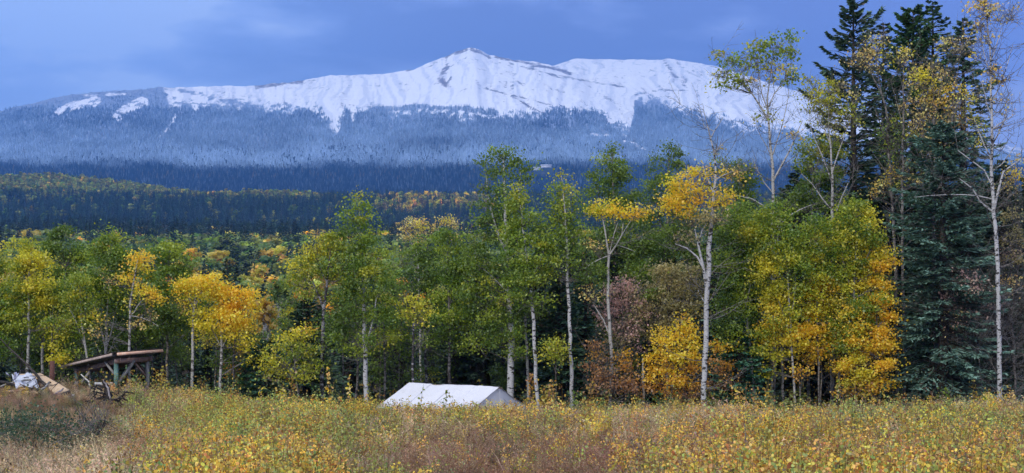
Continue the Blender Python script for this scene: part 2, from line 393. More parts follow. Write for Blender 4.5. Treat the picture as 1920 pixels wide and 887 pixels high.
# ------------------------------------------------------------------ tree prototypes
def spruce_geo(h, r, rng, nb=160, nsp=34, cb=.06, sl=.42, sw=.10, droop=.35, ragged=.35, pow_=.85, tone=(1, 1, 1), limbs=True, skew=0.0):
    """crown of drooping branches carrying flat sprays; returns crown and wood geometry"""
    g = Geo(); w = Geo()
    ti = np.sort(1 - (1 - cb) * rng.random(nb) ** .62)          # denser low
    ti = cb + (1 - cb) * (np.arange(nb) + rng.random(nb)) / nb; ti = ti ** 1.08
    az = np.arange(nb) * 2.399 + rng.normal(0, .5, nb)
    env = np.maximum(1 - ti, 0) ** pow_ * (1 - .25 * sm(.25, 0, ti))
    clump = .75 + .5 * vnoise(ti * 9 + 5, az / 1.3, int(rng.integers(999)))
    L = (r * env * rng.uniform(1 - ragged, 1.12, nb) * clump + r * .04)
    L *= 1 + skew * np.cos(az)
    dirx = np.cos(az); diry = np.sin(az)
    rise = (ti - .45) * .75
    k = nsp
    s = rng.uniform(.08, 1, (nb, k)) ** .6
    px = dirx[:, None] * s * L[:, None]; py = diry[:, None] * s * L[:, None]
    pz = (ti * h)[:, None] + L[:, None] * (rise[:, None] * s - droop * s ** 2 + .22 * s ** 4)
    side = rng.choice([-1, 1], (nb, k)); spread = rng.uniform(.2, 1.15, (nb, k)) * side
    ca, sa = np.cos(spread), np.sin(spread)
    ax = dirx[:, None] * ca - diry[:, None] * sa; ay = diry[:, None] * ca + dirx[:, None] * sa
    azz = rng.normal(-.12, .28, (nb, k)) + .25 * (ti[:, None] - .4)
    a = unit(np.stack([ax, ay, azz], -1)); p = np.stack([px, py, pz], -1)
    # secondary offset sideways so that a branch becomes a flat fan
    off = np.abs(rng.normal(0, .16, (nb, k))) * L[:, None] * (1.05 - s)
    p = p + np.stack([-diry[:, None] * side * off, dirx[:, None] * side * off, -off * .25], -1)
    ln = sl * rng.uniform(.6, 1.3, (nb, k)) * (1.1 - .4 * s) * (.45 + .55 * sm(0, .5, L / r)[:, None])
    up = unit(np.stack([rng.normal(0, .5, (nb, k)), rng.normal(0, .5, (nb, k)), np.ones((nb, k))], -1))
    b = unit(np.cross(a, up)); w2 = sw * rng.uniform(.6, 1.3, (nb, k))
    ln = ln[..., None]; w2 = w2[..., None]
    v = np.stack([p - a * ln * .15, p + a * ln * .3 - b * w2, p + a * ln, p + a * ln * .3 + b * w2 - up * w2 * .4], 2)
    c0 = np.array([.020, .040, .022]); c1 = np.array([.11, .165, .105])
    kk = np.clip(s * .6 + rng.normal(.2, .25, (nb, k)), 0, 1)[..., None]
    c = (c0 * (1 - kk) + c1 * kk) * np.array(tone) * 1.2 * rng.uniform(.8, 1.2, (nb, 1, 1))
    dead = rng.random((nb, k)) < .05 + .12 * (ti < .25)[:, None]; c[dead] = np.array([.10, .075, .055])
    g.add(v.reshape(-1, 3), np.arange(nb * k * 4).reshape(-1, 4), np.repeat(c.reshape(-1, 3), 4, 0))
    # leader
    tr = r * .055 + .06
    tube(w, [(0, 0, -1.2), (0, 0, h * .3), (0, 0, h * .7), (0, 0, h)], [tr * 1.1, tr, tr * .5, .02], 7)
    if limbs:
        o = np.stack([np.zeros(nb), np.zeros(nb), ti * h], -1)
        e = np.stack([dirx * L * .85, diry * L * .85, ti * h + L * (rise * .85 - droop * .72 + .11)], -1)
        branches(w, o, e, .03, .008, rng, -.1)
    return g, w
def leafy_geo(h, r, rng, n=900, size=.3, pal=None, cb=.3, trunk=True):
    """broadleaf crown made of clumps of leaves on a trunk; white colours for tinting"""
    g = Geo(); nc = max(14, n // 34)
    th = rng.random(nc) * 2 * pi; zt = cb + (1 - cb) * rng.random(nc) ** .85
    env = np.sin(np.clip((zt - cb) / (1 - cb), .04, .97) * pi) ** .55 * (1.05 - .45 * zt)
    rr = r * env * np.sqrt(rng.uniform(.25, 1, nc))
    c = np.stack([rr * np.cos(th), rr * np.sin(th), zt * h], -1)
    idx = rng.integers(0, nc, n)
    p = c[idx] + rng.normal(0, 1, (n, 3)) * np.array([.2, .2, .16]) * r
    shade = rng.uniform(.75, 1.1, nc)[idx] * rng.uniform(.7, 1.15, n)
    col = shade[:, None] * np.ones(3)
    hue = rng.normal(0, .10, nc)[idx]; col = col * np.stack([1 + hue, 1 + hue * .3, 1 - hue], -1)
    leaves(g, p, size, col, rng, .9)
    if trunk:
        w = Geo(); tube(w, [(0, 0, -1), (.05 * r, 0, h * .35), (0, .05 * r, h * .9)], [h * .011, h * .009, .02], 5)
        q = rng.choice(nc, min(nc, 10), replace=False)
        branches(w, np.stack([q * 0, q * 0, c[q, 2] * .75], -1).astype(float), c[q], .03, .008, rng)
        return g, w
    return g, None
def low_conifer(rng, layers=6, k=7):
    g = Geo()
    for i in range(layers):
        z0 = i / layers * .93; rr = .5 * (1 - z0) ** .9 * rng.uniform(.8, 1.15) + .02; z1 = z0 + .28 * (1 - z0 * .5)
        th = np.arange(k * 2) * pi / k + rng.random()
        rad = np.where(np.arange(k * 2) % 2, rr * .5, rr * rng.uniform(.7, 1.15, k * 2))
        v = np.stack([rad * np.cos(th), rad * np.sin(th), np.full(k * 2, z0 + .03) + rng.normal(0, .012, k * 2)], -1)
        v = np.vstack([v, [[0, 0, min(z1, 1)]]])
        j = np.arange(k * 2)
        cc = np.vstack([np.tile([1.15] * 3, (k * 2, 1)) * np.where(j % 2, .6, 1)[:, None], [[.6] * 3]])
        g.add(v, np.stack([j, (j + 1) % (k * 2), np.full(k * 2, k * 2)], -1), cc)
    return g
R0 = np.random.default_rng(11)

def hidden_collection(name, geos, mat):
    c = bpy.data.collections.new(name)
    for i, gg in enumerate(geos):
        me = gg[0].mesh('%s_%02d' % (name, i), gg[1]); c.objects.link(bpy.data.objects.new('%s_%02d' % (name, i), me))
    return c
def scatter(name, pts, rotz, scl, idx, tint, coll, tilt=None, kind='stuff', label=None, cat=None):
    """one object of real plants: every point carries one plant of the collection"""
    me = bpy.data.meshes.new(name); n = len(pts)
    me.vertices.add(n); me.vertices.foreach_set('co', np.asarray(pts, np.float32).ravel())
    rot = np.zeros((n, 3), np.float32); rot[:, 2] = rotz
    if tilt is not None: rot[:, :2] = tilt
    for nm, ty, ar, key in (('rot', 'FLOAT_VECTOR', rot, 'vector'), ('scl', 'FLOAT_VECTOR', np.asarray(scl, np.float32), 'vector'),
                            ('idx', 'INT', np.asarray(idx, np.int32), 'value'), ('tint', 'FLOAT_COLOR', np.concatenate([tint, np.ones((n, 1))], 1).astype(np.float32), 'color')):
        a = me.attributes.new(nm, ty, 'POINT'); a.data.foreach_set(key, ar.ravel())
    o = bpy.data.objects.new(name, me); COL.objects.link(o)
    ng = bpy.data.node_groups.new('grow_' + name, 'GeometryNodeTree')
    ng.interface.new_socket('Geometry', in_out='INPUT', socket_type='NodeSocketGeometry')
    ng.interface.new_socket('Geometry', in_out='OUTPUT', socket_type='NodeSocketGeometry')
    gi = ng.nodes.new('NodeGroupInput'); go = ng.nodes.new('NodeGroupOutput')
    ip = ng.nodes.new('GeometryNodeInstanceOnPoints'); ci = ng.nodes.new('GeometryNodeCollectionInfo')
    ci.inputs['Collection'].default_value = coll; ci.inputs['Separate Children'].default_value = True; ci.inputs['Reset Children'].default_value = True
    def na(nm, ty):
        a = ng.nodes.new('GeometryNodeInputNamedAttribute'); a.data_type = ty; a.inputs[0].default_value = nm; return a.outputs[0]
    er = ng.nodes.new('FunctionNodeEulerToRotation')
    L = ng.links.new
    L(gi.outputs[0], ip.inputs['Points']); L(ci.outputs[0], ip.inputs['Instance']); ip.inputs['Pick Instance'].default_value = True
    L(na('idx', 'INT'), ip.inputs['Instance Index']); L(na('rot', 'FLOAT_VECTOR'), er.inputs[0]); L(er.outputs[0], ip.inputs['Rotation'])
    L(na('scl', 'FLOAT_VECTOR'), ip.inputs['Scale']); L(ip.outputs[0], go.inputs[0])
    md = o.modifiers.new('grow', 'NODES'); md.node_group = ng
    return tag(o, label, cat, kind=kind)

# ------------------------------------------------------------------ mountain forest
rng = np.random.default_rng(5)
con = [low_conifer(np.random.default_rng(k)) for k in range(5)]
far_con = hidden_collection('far_conifer', [(c, M['needle_i']) for c in con], None)
snowI = (snow * 1.0); 
def samp(arr, u, d):
    iu = np.clip((u + 620) / 3160 * (len(us) - 1), 0, len(us) - 1.001); i0 = iu.astype(int)
    jd = np.clip(np.interp(d, ds, np.arange(len(ds))), 0, len(ds) - 1.001); j0 = jd.astype(int); fu = iu - i0; fd = jd - j0
    return (arr[j0, i0] * (1 - fu) + arr[j0, i0 + 1] * fu) * (1 - fd) + (arr[j0 + 1, i0] * (1 - fu) + arr[j0 + 1, i0 + 1] * fu) * fd
n = 245000
u = rng.uniform(-600, 2520, n); d = np.sqrt(rng.uniform(3750 ** 2, 8300 ** 2, n))
Hs = samp(Hm, u, d); sn = samp(snow * (1 - thicket * .8), u, d); ba = samp(bare, u, d)
keep = ~((np.abs(u - 1016) < 22) & (d > 4480) & (d < 4790)) & (rng.random(n) > sn * 1.12 - .02) & (rng.random(n) > ba * .9) & (Hs > 222)
dens = np.where(Hs > 395, .55, 1) * (.55 + .6 * vnoise(u / 40, d / 300, 9)); keep &= rng.random(n) < dens
u, d, Hs = u[keep], d[keep], Hs[keep]; n = len(u); print('mountain trees', n)
z = EYE + Hs * d / F
Yt = 600 - Hs
fr = sm(320, 298, Yt + (fbm(u / 70, d / 300, 91) - .5) * 24) * (np.interp(Yt, [190, 215, 245, 295], [.62, .50, .60, .88]) + .55 * (fbm(u / 75, d / 420, 95) - .5) + .22 * (fbm(u / 14, d / 140, 96) - .5))
# darker unfrosted hollows
fr = fr - .35 * np.exp(-((u - 800) / 70) ** 2 - ((Yt - 268) / 12) ** 2) - .28 * np.exp(-((u - 170) / 120) ** 2 - ((Yt - 228) / 14) ** 2) - .2 * np.exp(-((u - 1010) / 130) ** 2 - ((Yt - 236) / 10) ** 2)
fr = fr + .25 * sn[keep]
fr = np.clip(fr + rng.normal(0, .11, n), 0, 1)[:, None]
tint = np.array([.009, .022, .024]) * (1 - fr) + np.array([.56, .76, 1.0]) * fr
tint *= rng.uniform(.85, 1.12, (n, 1)) * (.8 + .4 * fbm(u / 30, d / 200, 97))[:, None]
lowaut = (rng.random(n) < .07 * sm(305, 325, Yt) * sm(345, 330, Yt)); tint[lowaut] = [.16, .13, .04]
hgt = rng.uniform(11, 21, n) * np.where(Hs > 400, .6, 1) * (1 - .35 * np.clip(sn[keep], 0, 1))
scatter('mountain_forest', np.stack([(u - 960) * d / F, d, z - 1], -1), rng.uniform(0, 6, n), np.stack([hgt * .5, hgt * .5, hgt], -1),
        rng.integers(0, 5, n), tint, far_con)

# two white farm buildings in a clearing at the foot of the mountain
hw, t, out = newmat('white_siding'); principled(t, out, (.72, .72, .72), .8); hr, t, out = newmat('metal_roof'); principled(t, out, (.55, .56, .60), .5)
for uu, wd_, dp_, lb in ((1006, 22, 12, 'smaller white farmhouse in a far clearing at the foot of the mountain'), (1024, 36, 14, 'long white barn right of the farmhouse in the far clearing')):
    dd_ = 4730; zz_ = EYE + float(samp(Hm, np.array([uu * 1.0]), np.array([dd_ * 1.0]))[0]) * dd_ / F; rt_ = empty('farm_building', (X(uu, dd_), dd_, zz_), lb, 'building')
    g = Geo(); boxg(g, (0, 0, 2.5), (wd_, dp_, 9)); g.build('wall', hw, rt_)
    g = Geo(); a = wd_ / 2 + 1; b = dp_ / 2 + 1; g.add([[-a, -b, 6.9], [a, -b, 6.9], [a, b, 6.9], [-a, b, 6.9], [-a, 0, 11], [a, 0, 11]], [[0, 1, 5, 4], [2, 3, 4, 5], [3, 2, 1, 0]]); g.f[3].append(np.array([[0, 4, 3], [1, 2, 5]])); g.build('roof', hr, rt_)

# ------------------------------------------------------------------ valley forest
rng = np.random.default_rng(8)
leafs = [leafy_geo(1, .27, np.random.default_rng(60 + k), 420, .085, cb=.18, trunk=False)[0] for k in range(5)]
midc = [spruce_geo(1, .17, np.random.default_rng(70 + k), 60, 9, cb=.04, sl=.055, sw=.016, droop=.4, limbs=False)[0] for k in range(4)]
for q in midc:
    cc = np.concatenate(q.c); q.c = [x * 0 + np.clip(x / .06, .35, 1.6) for x in q.c]
val = hidden_collection('valley_tree', [(c, M['needle_i']) for c in midc] + [(l, M['leaf_i']) for l in leafs], None)
CG = {'spruce': (.060, .082, .066), 'green': (.19, .27, .06), 'lime': (.34, .40, .07), 'yellow': (.74, .60, .08), 'gold': (.84, .58, .08), 'orange': (.42, .34, .14), 'olive': (.34, .33, .08)}
def kinds(u, d, r, py):
    """what grows where in the valley, from the look of each stretch of the forest"""
    k = np.full(len(u), 'spruce', dtype='U8')
    nz = fbm(u / 110, d / 160, 14)
    def put(mask, opts):
        idx = np.where(mask)[0]; rr = r[idx]; c = 0
        for nm, p in opts:
            k[idx[(rr >= c) & (rr < c + p)]] = nm; c += p
    put(d < 330, [('spruce', .55), ('gold', .12), ('yellow', .1), ('green', .13), ('lime', .1)])
    put((d >= 330) & (d < 520), [('yellow', .26), ('gold', .16), ('lime', .20), ('green', .1), ('spruce', .28)])
    put((d >= 520) & (d < 620), [('lime', .28), ('green', .3), ('yellow', .12), ('spruce', .3)])
    put((d >= 620) & (d < 900), [('green', .62), ('lime', .18), ('spruce', .17), ('gold', .03)])
    put((d >= 900) & (d < 1080), [('spruce', .6), ('yellow', .2), ('lime', .12), ('green', .08)])
    put((d >= 1080) & (d < 1350), [('spruce', .82), ('yellow', .08), ('lime', .06), ('green', .04)])
    put((d >= 1350) & (d < 2150), [('spruce', .955), ('green', .025), ('olive', .02)])
    put((d >= 2150), [('spruce', .80), ('olive', .12), ('green', .08)])
    put((d >= 2150) & (u < 600) & (py < 368 + u * .03), [('olive', .42), ('lime', .2), ('green', .12), ('yellow', .06), ('spruce', .2)])
    put((u > 520) & (u < 700) & (d > 1250) & (d < 1700) & (nz > .48), [('lime', .3), ('yellow', .25), ('green', .2), ('spruce', .25)])
    put((u > 700) & (u < 930) & (d > 1900) & (d < 2500) & (nz > .40), [('orange', .12), ('yellow', .14), ('lime', .14), ('spruce', .60)])
    put((u > 740) & (u < 930) & (d > 1560) & (d < 1660), [('yellow', .8), ('gold', .2)])
    put((u > 730) & (u < 960) & (d > 1100) & (d < 1400), [('lime', .4), ('yellow', .3), ('spruce', .3)])
    return k
def make_pts(n, d0, d1, rng):
    d = np.sqrt(rng.uniform(d0 ** 2, d1 ** 2, n)); u = rng.uniform(-650, 2570, n)
    return u, d
def visible_height(u, d, h): return 600 - (zg((u - 960) * d / F, d) + h - EYE) * F / d
parts = []
for (n, d0, d1) in ((3800, 150, 620), (5600, 620, 1000), (11500, 1000, 1500), (66000, 1500, 2950)):
    parts.append(make_pts(n, d0, d1, rng))
u = np.concatenate([p[0] for p in parts]); d = np.concatenate([p[1] for p in parts])
x = (u - 960) * d / F; z = zg(x, d)
py = 600 - (z - EYE) * F / d
rr_ = rng.random(len(u)); pn = fbm(x / 34, d / 48, 15, 2); pr_ = np.argsort(np.argsort(pn)) / len(pn)      # kinds stand in groves
mixm = (d > 330) & (d < 1450) & (rng.random(len(u)) < .72); rr_[mixm] = np.clip(pr_ + rng.normal(0, .06, len(u)), 0, .999)[mixm]
k = kinds(u, d, rr_, py)
con_m = k == 'spruce'
hgt = np.where(con_m, rng.uniform(11, 21, len(u)), rng.uniform(9, 16, len(u))); hgt = np.where((d > 620) & (d < 1500), np.where(con_m, rng.uniform(15, 25, len(u)), rng.uniform(12, 17, len(u))), hgt) * np.where(d < 620, 1.0, 1)
hgt = np.where((d < 300), hgt * .8, hgt); hgt = np.where((d > 330) & (d < 1000), np.where(con_m, hgt * np.where(d < 520, .9, 1.12), hgt * 1.08), hgt)
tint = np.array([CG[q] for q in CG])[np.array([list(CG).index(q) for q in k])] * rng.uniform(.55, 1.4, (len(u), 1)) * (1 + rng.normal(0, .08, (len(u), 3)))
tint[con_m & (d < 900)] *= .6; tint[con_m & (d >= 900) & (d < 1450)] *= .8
tint[con_m & (d >= 1450)] *= np.array([1.15, 1.2, 1.5])  # distance haze put into the tint: spruces on the far hill paler and bluer
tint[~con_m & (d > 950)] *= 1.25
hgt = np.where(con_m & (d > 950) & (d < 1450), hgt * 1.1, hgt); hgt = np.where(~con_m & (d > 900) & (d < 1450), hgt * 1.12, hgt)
# the nearest of each kind stand as trees of their own
order = np.argsort(d + 1e6 * ((u < -140) | (u > 2060))); near_c = [i for i in order if con_m[i]][:170]; near_l = [i for i in order if not con_m[i]][:240]
sel = np.zeros(len(u), bool); sel[near_c] = True; sel[near_l] = True
r_ = ~sel
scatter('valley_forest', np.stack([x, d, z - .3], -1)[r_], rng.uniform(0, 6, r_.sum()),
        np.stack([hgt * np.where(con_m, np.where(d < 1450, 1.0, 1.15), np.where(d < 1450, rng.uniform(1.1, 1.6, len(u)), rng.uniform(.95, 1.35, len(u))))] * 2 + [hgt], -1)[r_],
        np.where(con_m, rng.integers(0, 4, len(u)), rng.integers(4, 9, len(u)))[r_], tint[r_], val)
# individuals
protoC = []; protoL = []
for kx in range(4):
    a, w = spruce_geo(1, .17, np.random.default_rng(80 + kx), 90, 11, cb=.05, sl=.05, sw=.013, droop=.4, limbs=False)
    a.c = [np.clip(q / .06, .35, 1.6) for q in a.c]
    protoC.append(a.mesh('forest_spruce_mesh', M['needle_o']))
    a, w = leafy_geo(1, .2, np.random.default_rng(90 + kx), 620, .05, cb=.38)
    # trunk and crown of one small tree share a mesh: two materials
    me = a.mesh('forest_aspen_mesh', M['leaf_o']); protoL.append((me, w.mesh('forest_aspen_trunk', M['bark_pale'])))
names = {'spruce': ('forest_spruce', 'dark green spruce'), 'green': ('forest_aspen', 'green leaved aspen'), 'lime': ('forest_aspen', 'lime green aspen'),
         'yellow': ('forest_aspen', 'yellow autumn aspen'), 'gold': ('forest_aspen', 'golden orange aspen'), 'olive': ('forest_aspen', 'olive aspen'), 'orange': ('forest_aspen', 'orange aspen')}
LM = [(-60, 'cut by the left edge'), (30, 'left of the bright yellow aspen'), (75, 'behind the bright yellow aspen'), (115, 'behind the rusty post'), (160, 'behind the slender lime aspen'),
      (205, 'behind the left post of the shed'), (250, 'behind the aspen with golden tufts'), (310, 'behind the right post of the shed'), (360, 'behind the straight golden aspen'), (415, 'behind the fullest golden aspen'),
      (465, 'just right of the fullest golden aspen'), (520, 'in the open gap left of the olive shoots'), (570, 'above the olive yellow shoots'), (612, 'behind the lime topped forked aspen'), (650, 'left of the tallest poplar trunk'),
      (690, 'behind the tallest poplar trunk'), (740, 'left of the tent'), (780, 'behind the small yellow crown'), (830, 'behind the middle of the tent'), (890, 'left of the thick scarred trunk'), (950, 'behind the thick scarred trunk'),
      (1005, 'behind the thin white trunk'), (1045, 'behind the small yellow bush'), (1085, 'right of the bare white trunk'), (1145, 'behind the crooked aspen'), (1200, 'behind the pink shrub'), (1260, 'behind the tan willow'), (1325, 'behind the white birch'),
      (1385, 'behind the low teal spruce'), (1450, 'behind the airy tufted aspen'), (1520, 'behind the middle of the thicket'), (1600, 'behind the tallest spruce'), (1680, 'behind the leaning gold aspen'), (1765, 'behind the blue green spruce'), (1873, 'behind the rightmost white trunk'), (1990, 'cut by the right edge')]
def where(u): return min(LM, key=lambda q: abs(q[0] - u))[1]
def bulk(h, lo, hi): return 'short' if h < lo + (hi - lo) / 3 else 'tall' if h > hi - (hi - lo) / 3 else 'middling'
def far_tree(kind, x, y, h, wd, tint, u, rotz, zone):
    nm, lb = names[kind]
    label = '%s %s %s, %s' % (bulk(h, 9, 19), lb, where(u), 'nearest valley edge' if y < 260 else 'valley bottom' if y < 330 else 'far across the valley'); grp = '%s forest, %s trees %s' % (zone, kind, where(u))
    if kind == 'spruce':
        o = bpy.data.objects.new(nm, random.choice(protoC)); COL.objects.link(o); root = o
    else:
        root = bpy.data.objects.new(nm, None); COL.objects.link(root)
        a, b = random.choice(protoL)
        o = bpy.data.objects.new('crown', a); t_ = bpy.data.objects.new('trunk', b)
        for q in (o, t_): COL.objects.link(q); q.parent = root
    root.location = (x, y, float(zg(x, y)) - .3); root.scale = (wd, wd, h); root.rotation_euler = (0, 0, rotz)
    o.color = (*tint, 1)
    tag(root, label, 'tree', grp)
for i in np.where(sel)[0]:
    far_tree(str(k[i]), float(x[i]), float(d[i]), float(hgt[i]), float(hgt[i] * (1.1 if con_m[i] else random.uniform(.95, 1.3))), [float(q) for q in tint[i]], float(u[i]), random.uniform(0, 6), 'valley')

# ------------------------------------------------------------------ near tree line
PAL = {
 'G': [(.085, .145, .02), (.13, .205, .028), (.20, .28, .035)],
 'g': [(.15, .25, .025), (.25, .34, .033), (.36, .42, .035), (.11, .19, .022)],
 'y': [(.34, .38, .025), (.46, .45, .03), (.22, .29, .03), (.58, .50, .035)],
 'Y': [(.78, .66, .04), (.66, .60, .04), (.84, .66, .05), (.50, .50, .04)],
 'O': [(.88, .56, .035), (.82, .47, .03), (.88, .64, .05)],
 'o': [(.66, .34, .03), (.78, .45, .03), (.44, .23, .05)],
 'T': [(.40, .35, .15), (.30, .27, .11), (.46, .37, .15)],
 'P': [(.62, .38, .34), (.50, .30, .28), (.60, .44, .32)],
 'D': [(.03, .065, .032), (.045, .09, .042), (.075, .13, .06)],
 'R': [(.46, .22, .08), (.58, .32, .10), (.34, .19, .11)],
 'S': [(.82, .62, .17), (.86, .68, .26), (.78, .48, .14)],
}
def pick(pal, n, rng):
    """colours for n clumps; 'gy' mixes two palettes, 'ggy' gives twice the weight"""
    al = np.array(sum((PAL[ch] for ch in pal), []))
    return al[rng.integers(0, len(al), n)]
def parse(s, k):
    r = []
    for q in s.split(';'):
        q = q.strip()
        if q:
            a = q.split(','); r.append([float(v) for v in a[:k]] + a[k:])
    return r
def tree(name, label, d, trunk, blobs, limbs=(), bark='bark_pale', seed=1, cat='tree', group=None, leaf=.093, sparse=0.0, twigs=0, tw_up=.9, part='crown'):
    """trunk: 'px,py,width px; ...' from the ground up; blobs: 'px,py,rx,ry,density,palette; ...' read off the photo, turned into metres at the tree's distance"""
    rng = np.random.default_rng(seed); w = Geo(); br = Geo(); lf = Geo()
    s = d / F
    tp = parse(trunk, 3)
    bx = X(tp[0][0], d); bz = float(zg(bx, d))
    P = [np.array([bx, d, bz - .3])]; R_ = [tp[0][2] * s * .45]
    dy = 0
    for px, py, ww in tp:
        dy += rng.normal(0, .10); P.append(np.array([X(px, d), d + dy, Zp(py, d)])); R_.append(ww * s * .36)
    if P[1][2] < bz + .1: P.pop(0); R_.pop(0)
    def dense(P, R):
        P = np.array(P); R = np.array(R); L = np.concatenate([[0], np.cumsum(np.linalg.norm(np.diff(P, axis=0), axis=1))])
        n = max(4, int(L[-1] / .55)); q = np.linspace(0, L[-1], n)
        # smooth the corners a little
        o = np.stack([np.interp(q, L, P[:, i]) for i in range(3)], 1)
        if n > 5: o[1:-1] = (o[:-2] + o[1:-1] * 2 + o[2:]) / 4
        o[1:-1] += rng.normal(0, .018, (n - 2, 3))
        return o, np.interp(q, L, R)
    lines = [dense(P, R_)]
    tube(w, lines[0][0], lines[0][1], 9)
    for lb in limbs:
        lp = parse(lb, 3); ang = rng.uniform(-.35, .35); PP = []; RR = []
        for i, (px, py, ww) in enumerate(lp):
            PP.append(np.array([X(px, d), d + ang * abs(px - lp[0][0]) * s, Zp(py, d)])); RR.append(ww * s * .40)
        # root the limb on the nearest wood
        allp = np.concatenate([l[0] for l in lines]); k = np.argmin(np.linalg.norm((allp - PP[0])[:, [0, 2]], axis=1))
        sh = allp[k] - PP[0]; PP = [p + np.array([sh[0] * (1 - i / len(PP)), sh[1], sh[2] * (1 - i / len(PP))]) for i, p in enumerate(PP)]
        l = dense(PP, RR); lines.append(l); tube(w, l[0], l[1], 7)
    A = np.concatenate([l[0] for l in lines]); AR = np.concatenate([l[1] for l in lines])
    for b in parse(blobs, 5):
        cx, cy, rx, ry, den, pal = b
        pal = pal.strip(); rxm, rym = rx * s, ry * s; dpt = max(.75 * rxm, .5 * rym)
        c = np.array([X(cx, d), d, Zp(cy, d)])
        near = A[np.argmin(np.linalg.norm((A - c)[:, [0, 2]], axis=1))]; c[1] = near[1] * .5 + d * .5 + rng.normal(0, .25 * rxm)
        # the blob is a handful of leaf sprays of uneven size
        nc = int(np.clip(rxm * rym * 16, 5, 90))
        th = unit(rng.normal(0, 1, (nc, 3))); rr = rng.random(nc) ** .42
        cc = c + th * rr[:, None] * np.array([rxm, dpt, rym]) * np.array([1.0, 1, 1.0])
        nl = int(den * (1.3 if 38 <= seed <= 42 else .66 if seed in (64, 65, 66, 22) else .8 if seed in (60, 61) else .72 if 16 <= seed <= 31 else .8 if seed == 32 else 1) * pi * rx * ry * .50 * (s / .0235) ** 2 * (.105 / leaf) ** 1.3)
        wt = rng.uniform(.25, 1.6, nc); wt /= wt.sum()
        idx = rng.choice(nc, nl, p=wt)
        sg = np.clip(.19 + .05 * np.sqrt(rxm * rym), .18, .34) * rng.uniform(.6, 1.25, nc)
        # sprays are longer sideways and hang along their twig
        p = cc[idx] + rng.normal(0, 1, (nl, 3)) * sg[idx][:, None] * np.array([1.25, 1.25, .72])
        base = pick(pal, nc, rng); alt = pick(pal, nl, rng)
        mixk = rng.uniform(0, .55, (nl, 1))
        col = np.minimum((base[idx] * (1 - mixk) + alt * mixk) * rng.uniform(.8, 1.38, (nl, 1)), .92)
        if nl: leaves(lf, p, leaf, col, rng)
        # twigs from the wood to the sprays
        m_ = min(nc, 22 if den < .7 else 12)
        q = rng.choice(nc, m_, replace=False); e = cc[q]
        hd = np.linalg.norm((A[None] - e[:, None])[:, :, :2], axis=2); vd = e[:, None, 2] - A[None, :, 2]
        cost = hd + np.abs(vd - .4 * hd) * 1.1 + np.where(vd < 0, 1.2, 0)
        a = np.argmin(cost, axis=1)
        pts = branches(br, A[a], e, np.minimum(AR[a] * .4, .017), .005, rng, -.02, 3, 4)
        if den < .75 and pts is not None:      # fine twiglets where leaves have thinned
            rep = 5; k1 = rng.integers(2, 5, (m_, rep)); o = pts[np.arange(m_)[:, None], k1].reshape(-1, 3)
            e2 = o + (unit(rng.normal(0, 1, (len(o), 3)) + np.array([0, 0, .5])) * rng.uniform(.3, .8, (len(o), 1)))
            branches(br, o, e2, .009, .004, rng, 0, 3, 2)
    if twigs:                                   # bare upswept branches all along the upper wood
        w_ = AR < AR.max() * .8; ids = np.where(w_)[0]; a = rng.choice(ids, twigs)
        dirs = unit(np.stack([rng.normal(0, 1, twigs), rng.normal(0, .8, twigs), np.abs(rng.normal(tw_up, .35, twigs))], -1))
        L = rng.uniform(.6, 2.0, twigs)[:, None]
        o = A[a]; e = o + dirs * L
        pts = branches(br, o, e, np.clip(AR[a] * .4, .006, .022), .005, rng, .12, 3, 4)
        k1 = rng.integers(1, 5, (twigs, 4)); o2 = pts[np.arange(twigs)[:, None], k1].reshape(-1, 3)
        e2 = o2 + unit(np.repeat(dirs, 4, 0) + rng.normal(0, .6, (len(o2), 3))) * rng.uniform(.25, .8, (len(o2), 1))
        branches(br, o2, e2, .008, .004, rng, .05, 3, 2)
    root = empty(name, (bx, d, bz), label, cat, group)
    org = np.array([bx, d, bz])
    for gg in (w, br, lf): gg.v = [v - org for v in gg.v]
    w.build('trunk', M[bark], root, True)
    if br.v: br.build('branches', M['bark_grey'], root)
    if lf.v: lf.build(part, M['leaf'], root)
    return root

AS = 'aspen_tree'
tree(AS, 'yellow green aspen cut by the left edge of the photo', 63, '-4,740,7;-6,600,6;-3,480,3', '-5,480,28,30,1,y;-8,530,38,40,1,gy;0,590,36,40,1,gy;-10,640,40,34,.9,g;15,560,20,30,.9,gy', seed=1)
tree(AS, 'bright yellow aspen with straight pale trunk, leftmost yellow crown', 62, '50,715,8;53,650,7.5;56,600,7;57,540,5;60,470,2.5', '50,466,20,18,1,Yy;66,495,30,24,1,Yy;45,505,24,22,1,y;80,525,26,26,1,yY;36,545,30,28,1,gy;86,560,24,26,1,yY;60,560,30,28,1,yg;95,600,18,18,.8,y;28,600,24,22,.9,gy;58,500,40,36,.5,Y', bark='bark_pale', seed=2)
tree(AS, 'green aspen with kinked pale trunk right of the bright yellow aspen', 62.8, '77,715,7;79,650,7;84,600,6;90,540,3', '95,570,26,30,.9,g;84,620,20,16,.7,gy;110,540,26,32,.9,Gg;75,590,26,20,.8,g', bark='bark_pale', seed=3)
tree(AS, 'broad dark green aspen between the yellow aspen and the open shed', 66, '118,720,8;120,600,7;122,500,4', '122,450,34,20,1,G;100,470,26,20,1,Gg;135,485,36,34,1,Gg;105,525,36,34,1,G;140,545,34,34,1,Gg;120,590,36,32,1,G;130,640,40,30,.9,G;60,650,45,35,.9,G;90,610,34,30,.8,Gg', bark='bark_grey', seed=4)
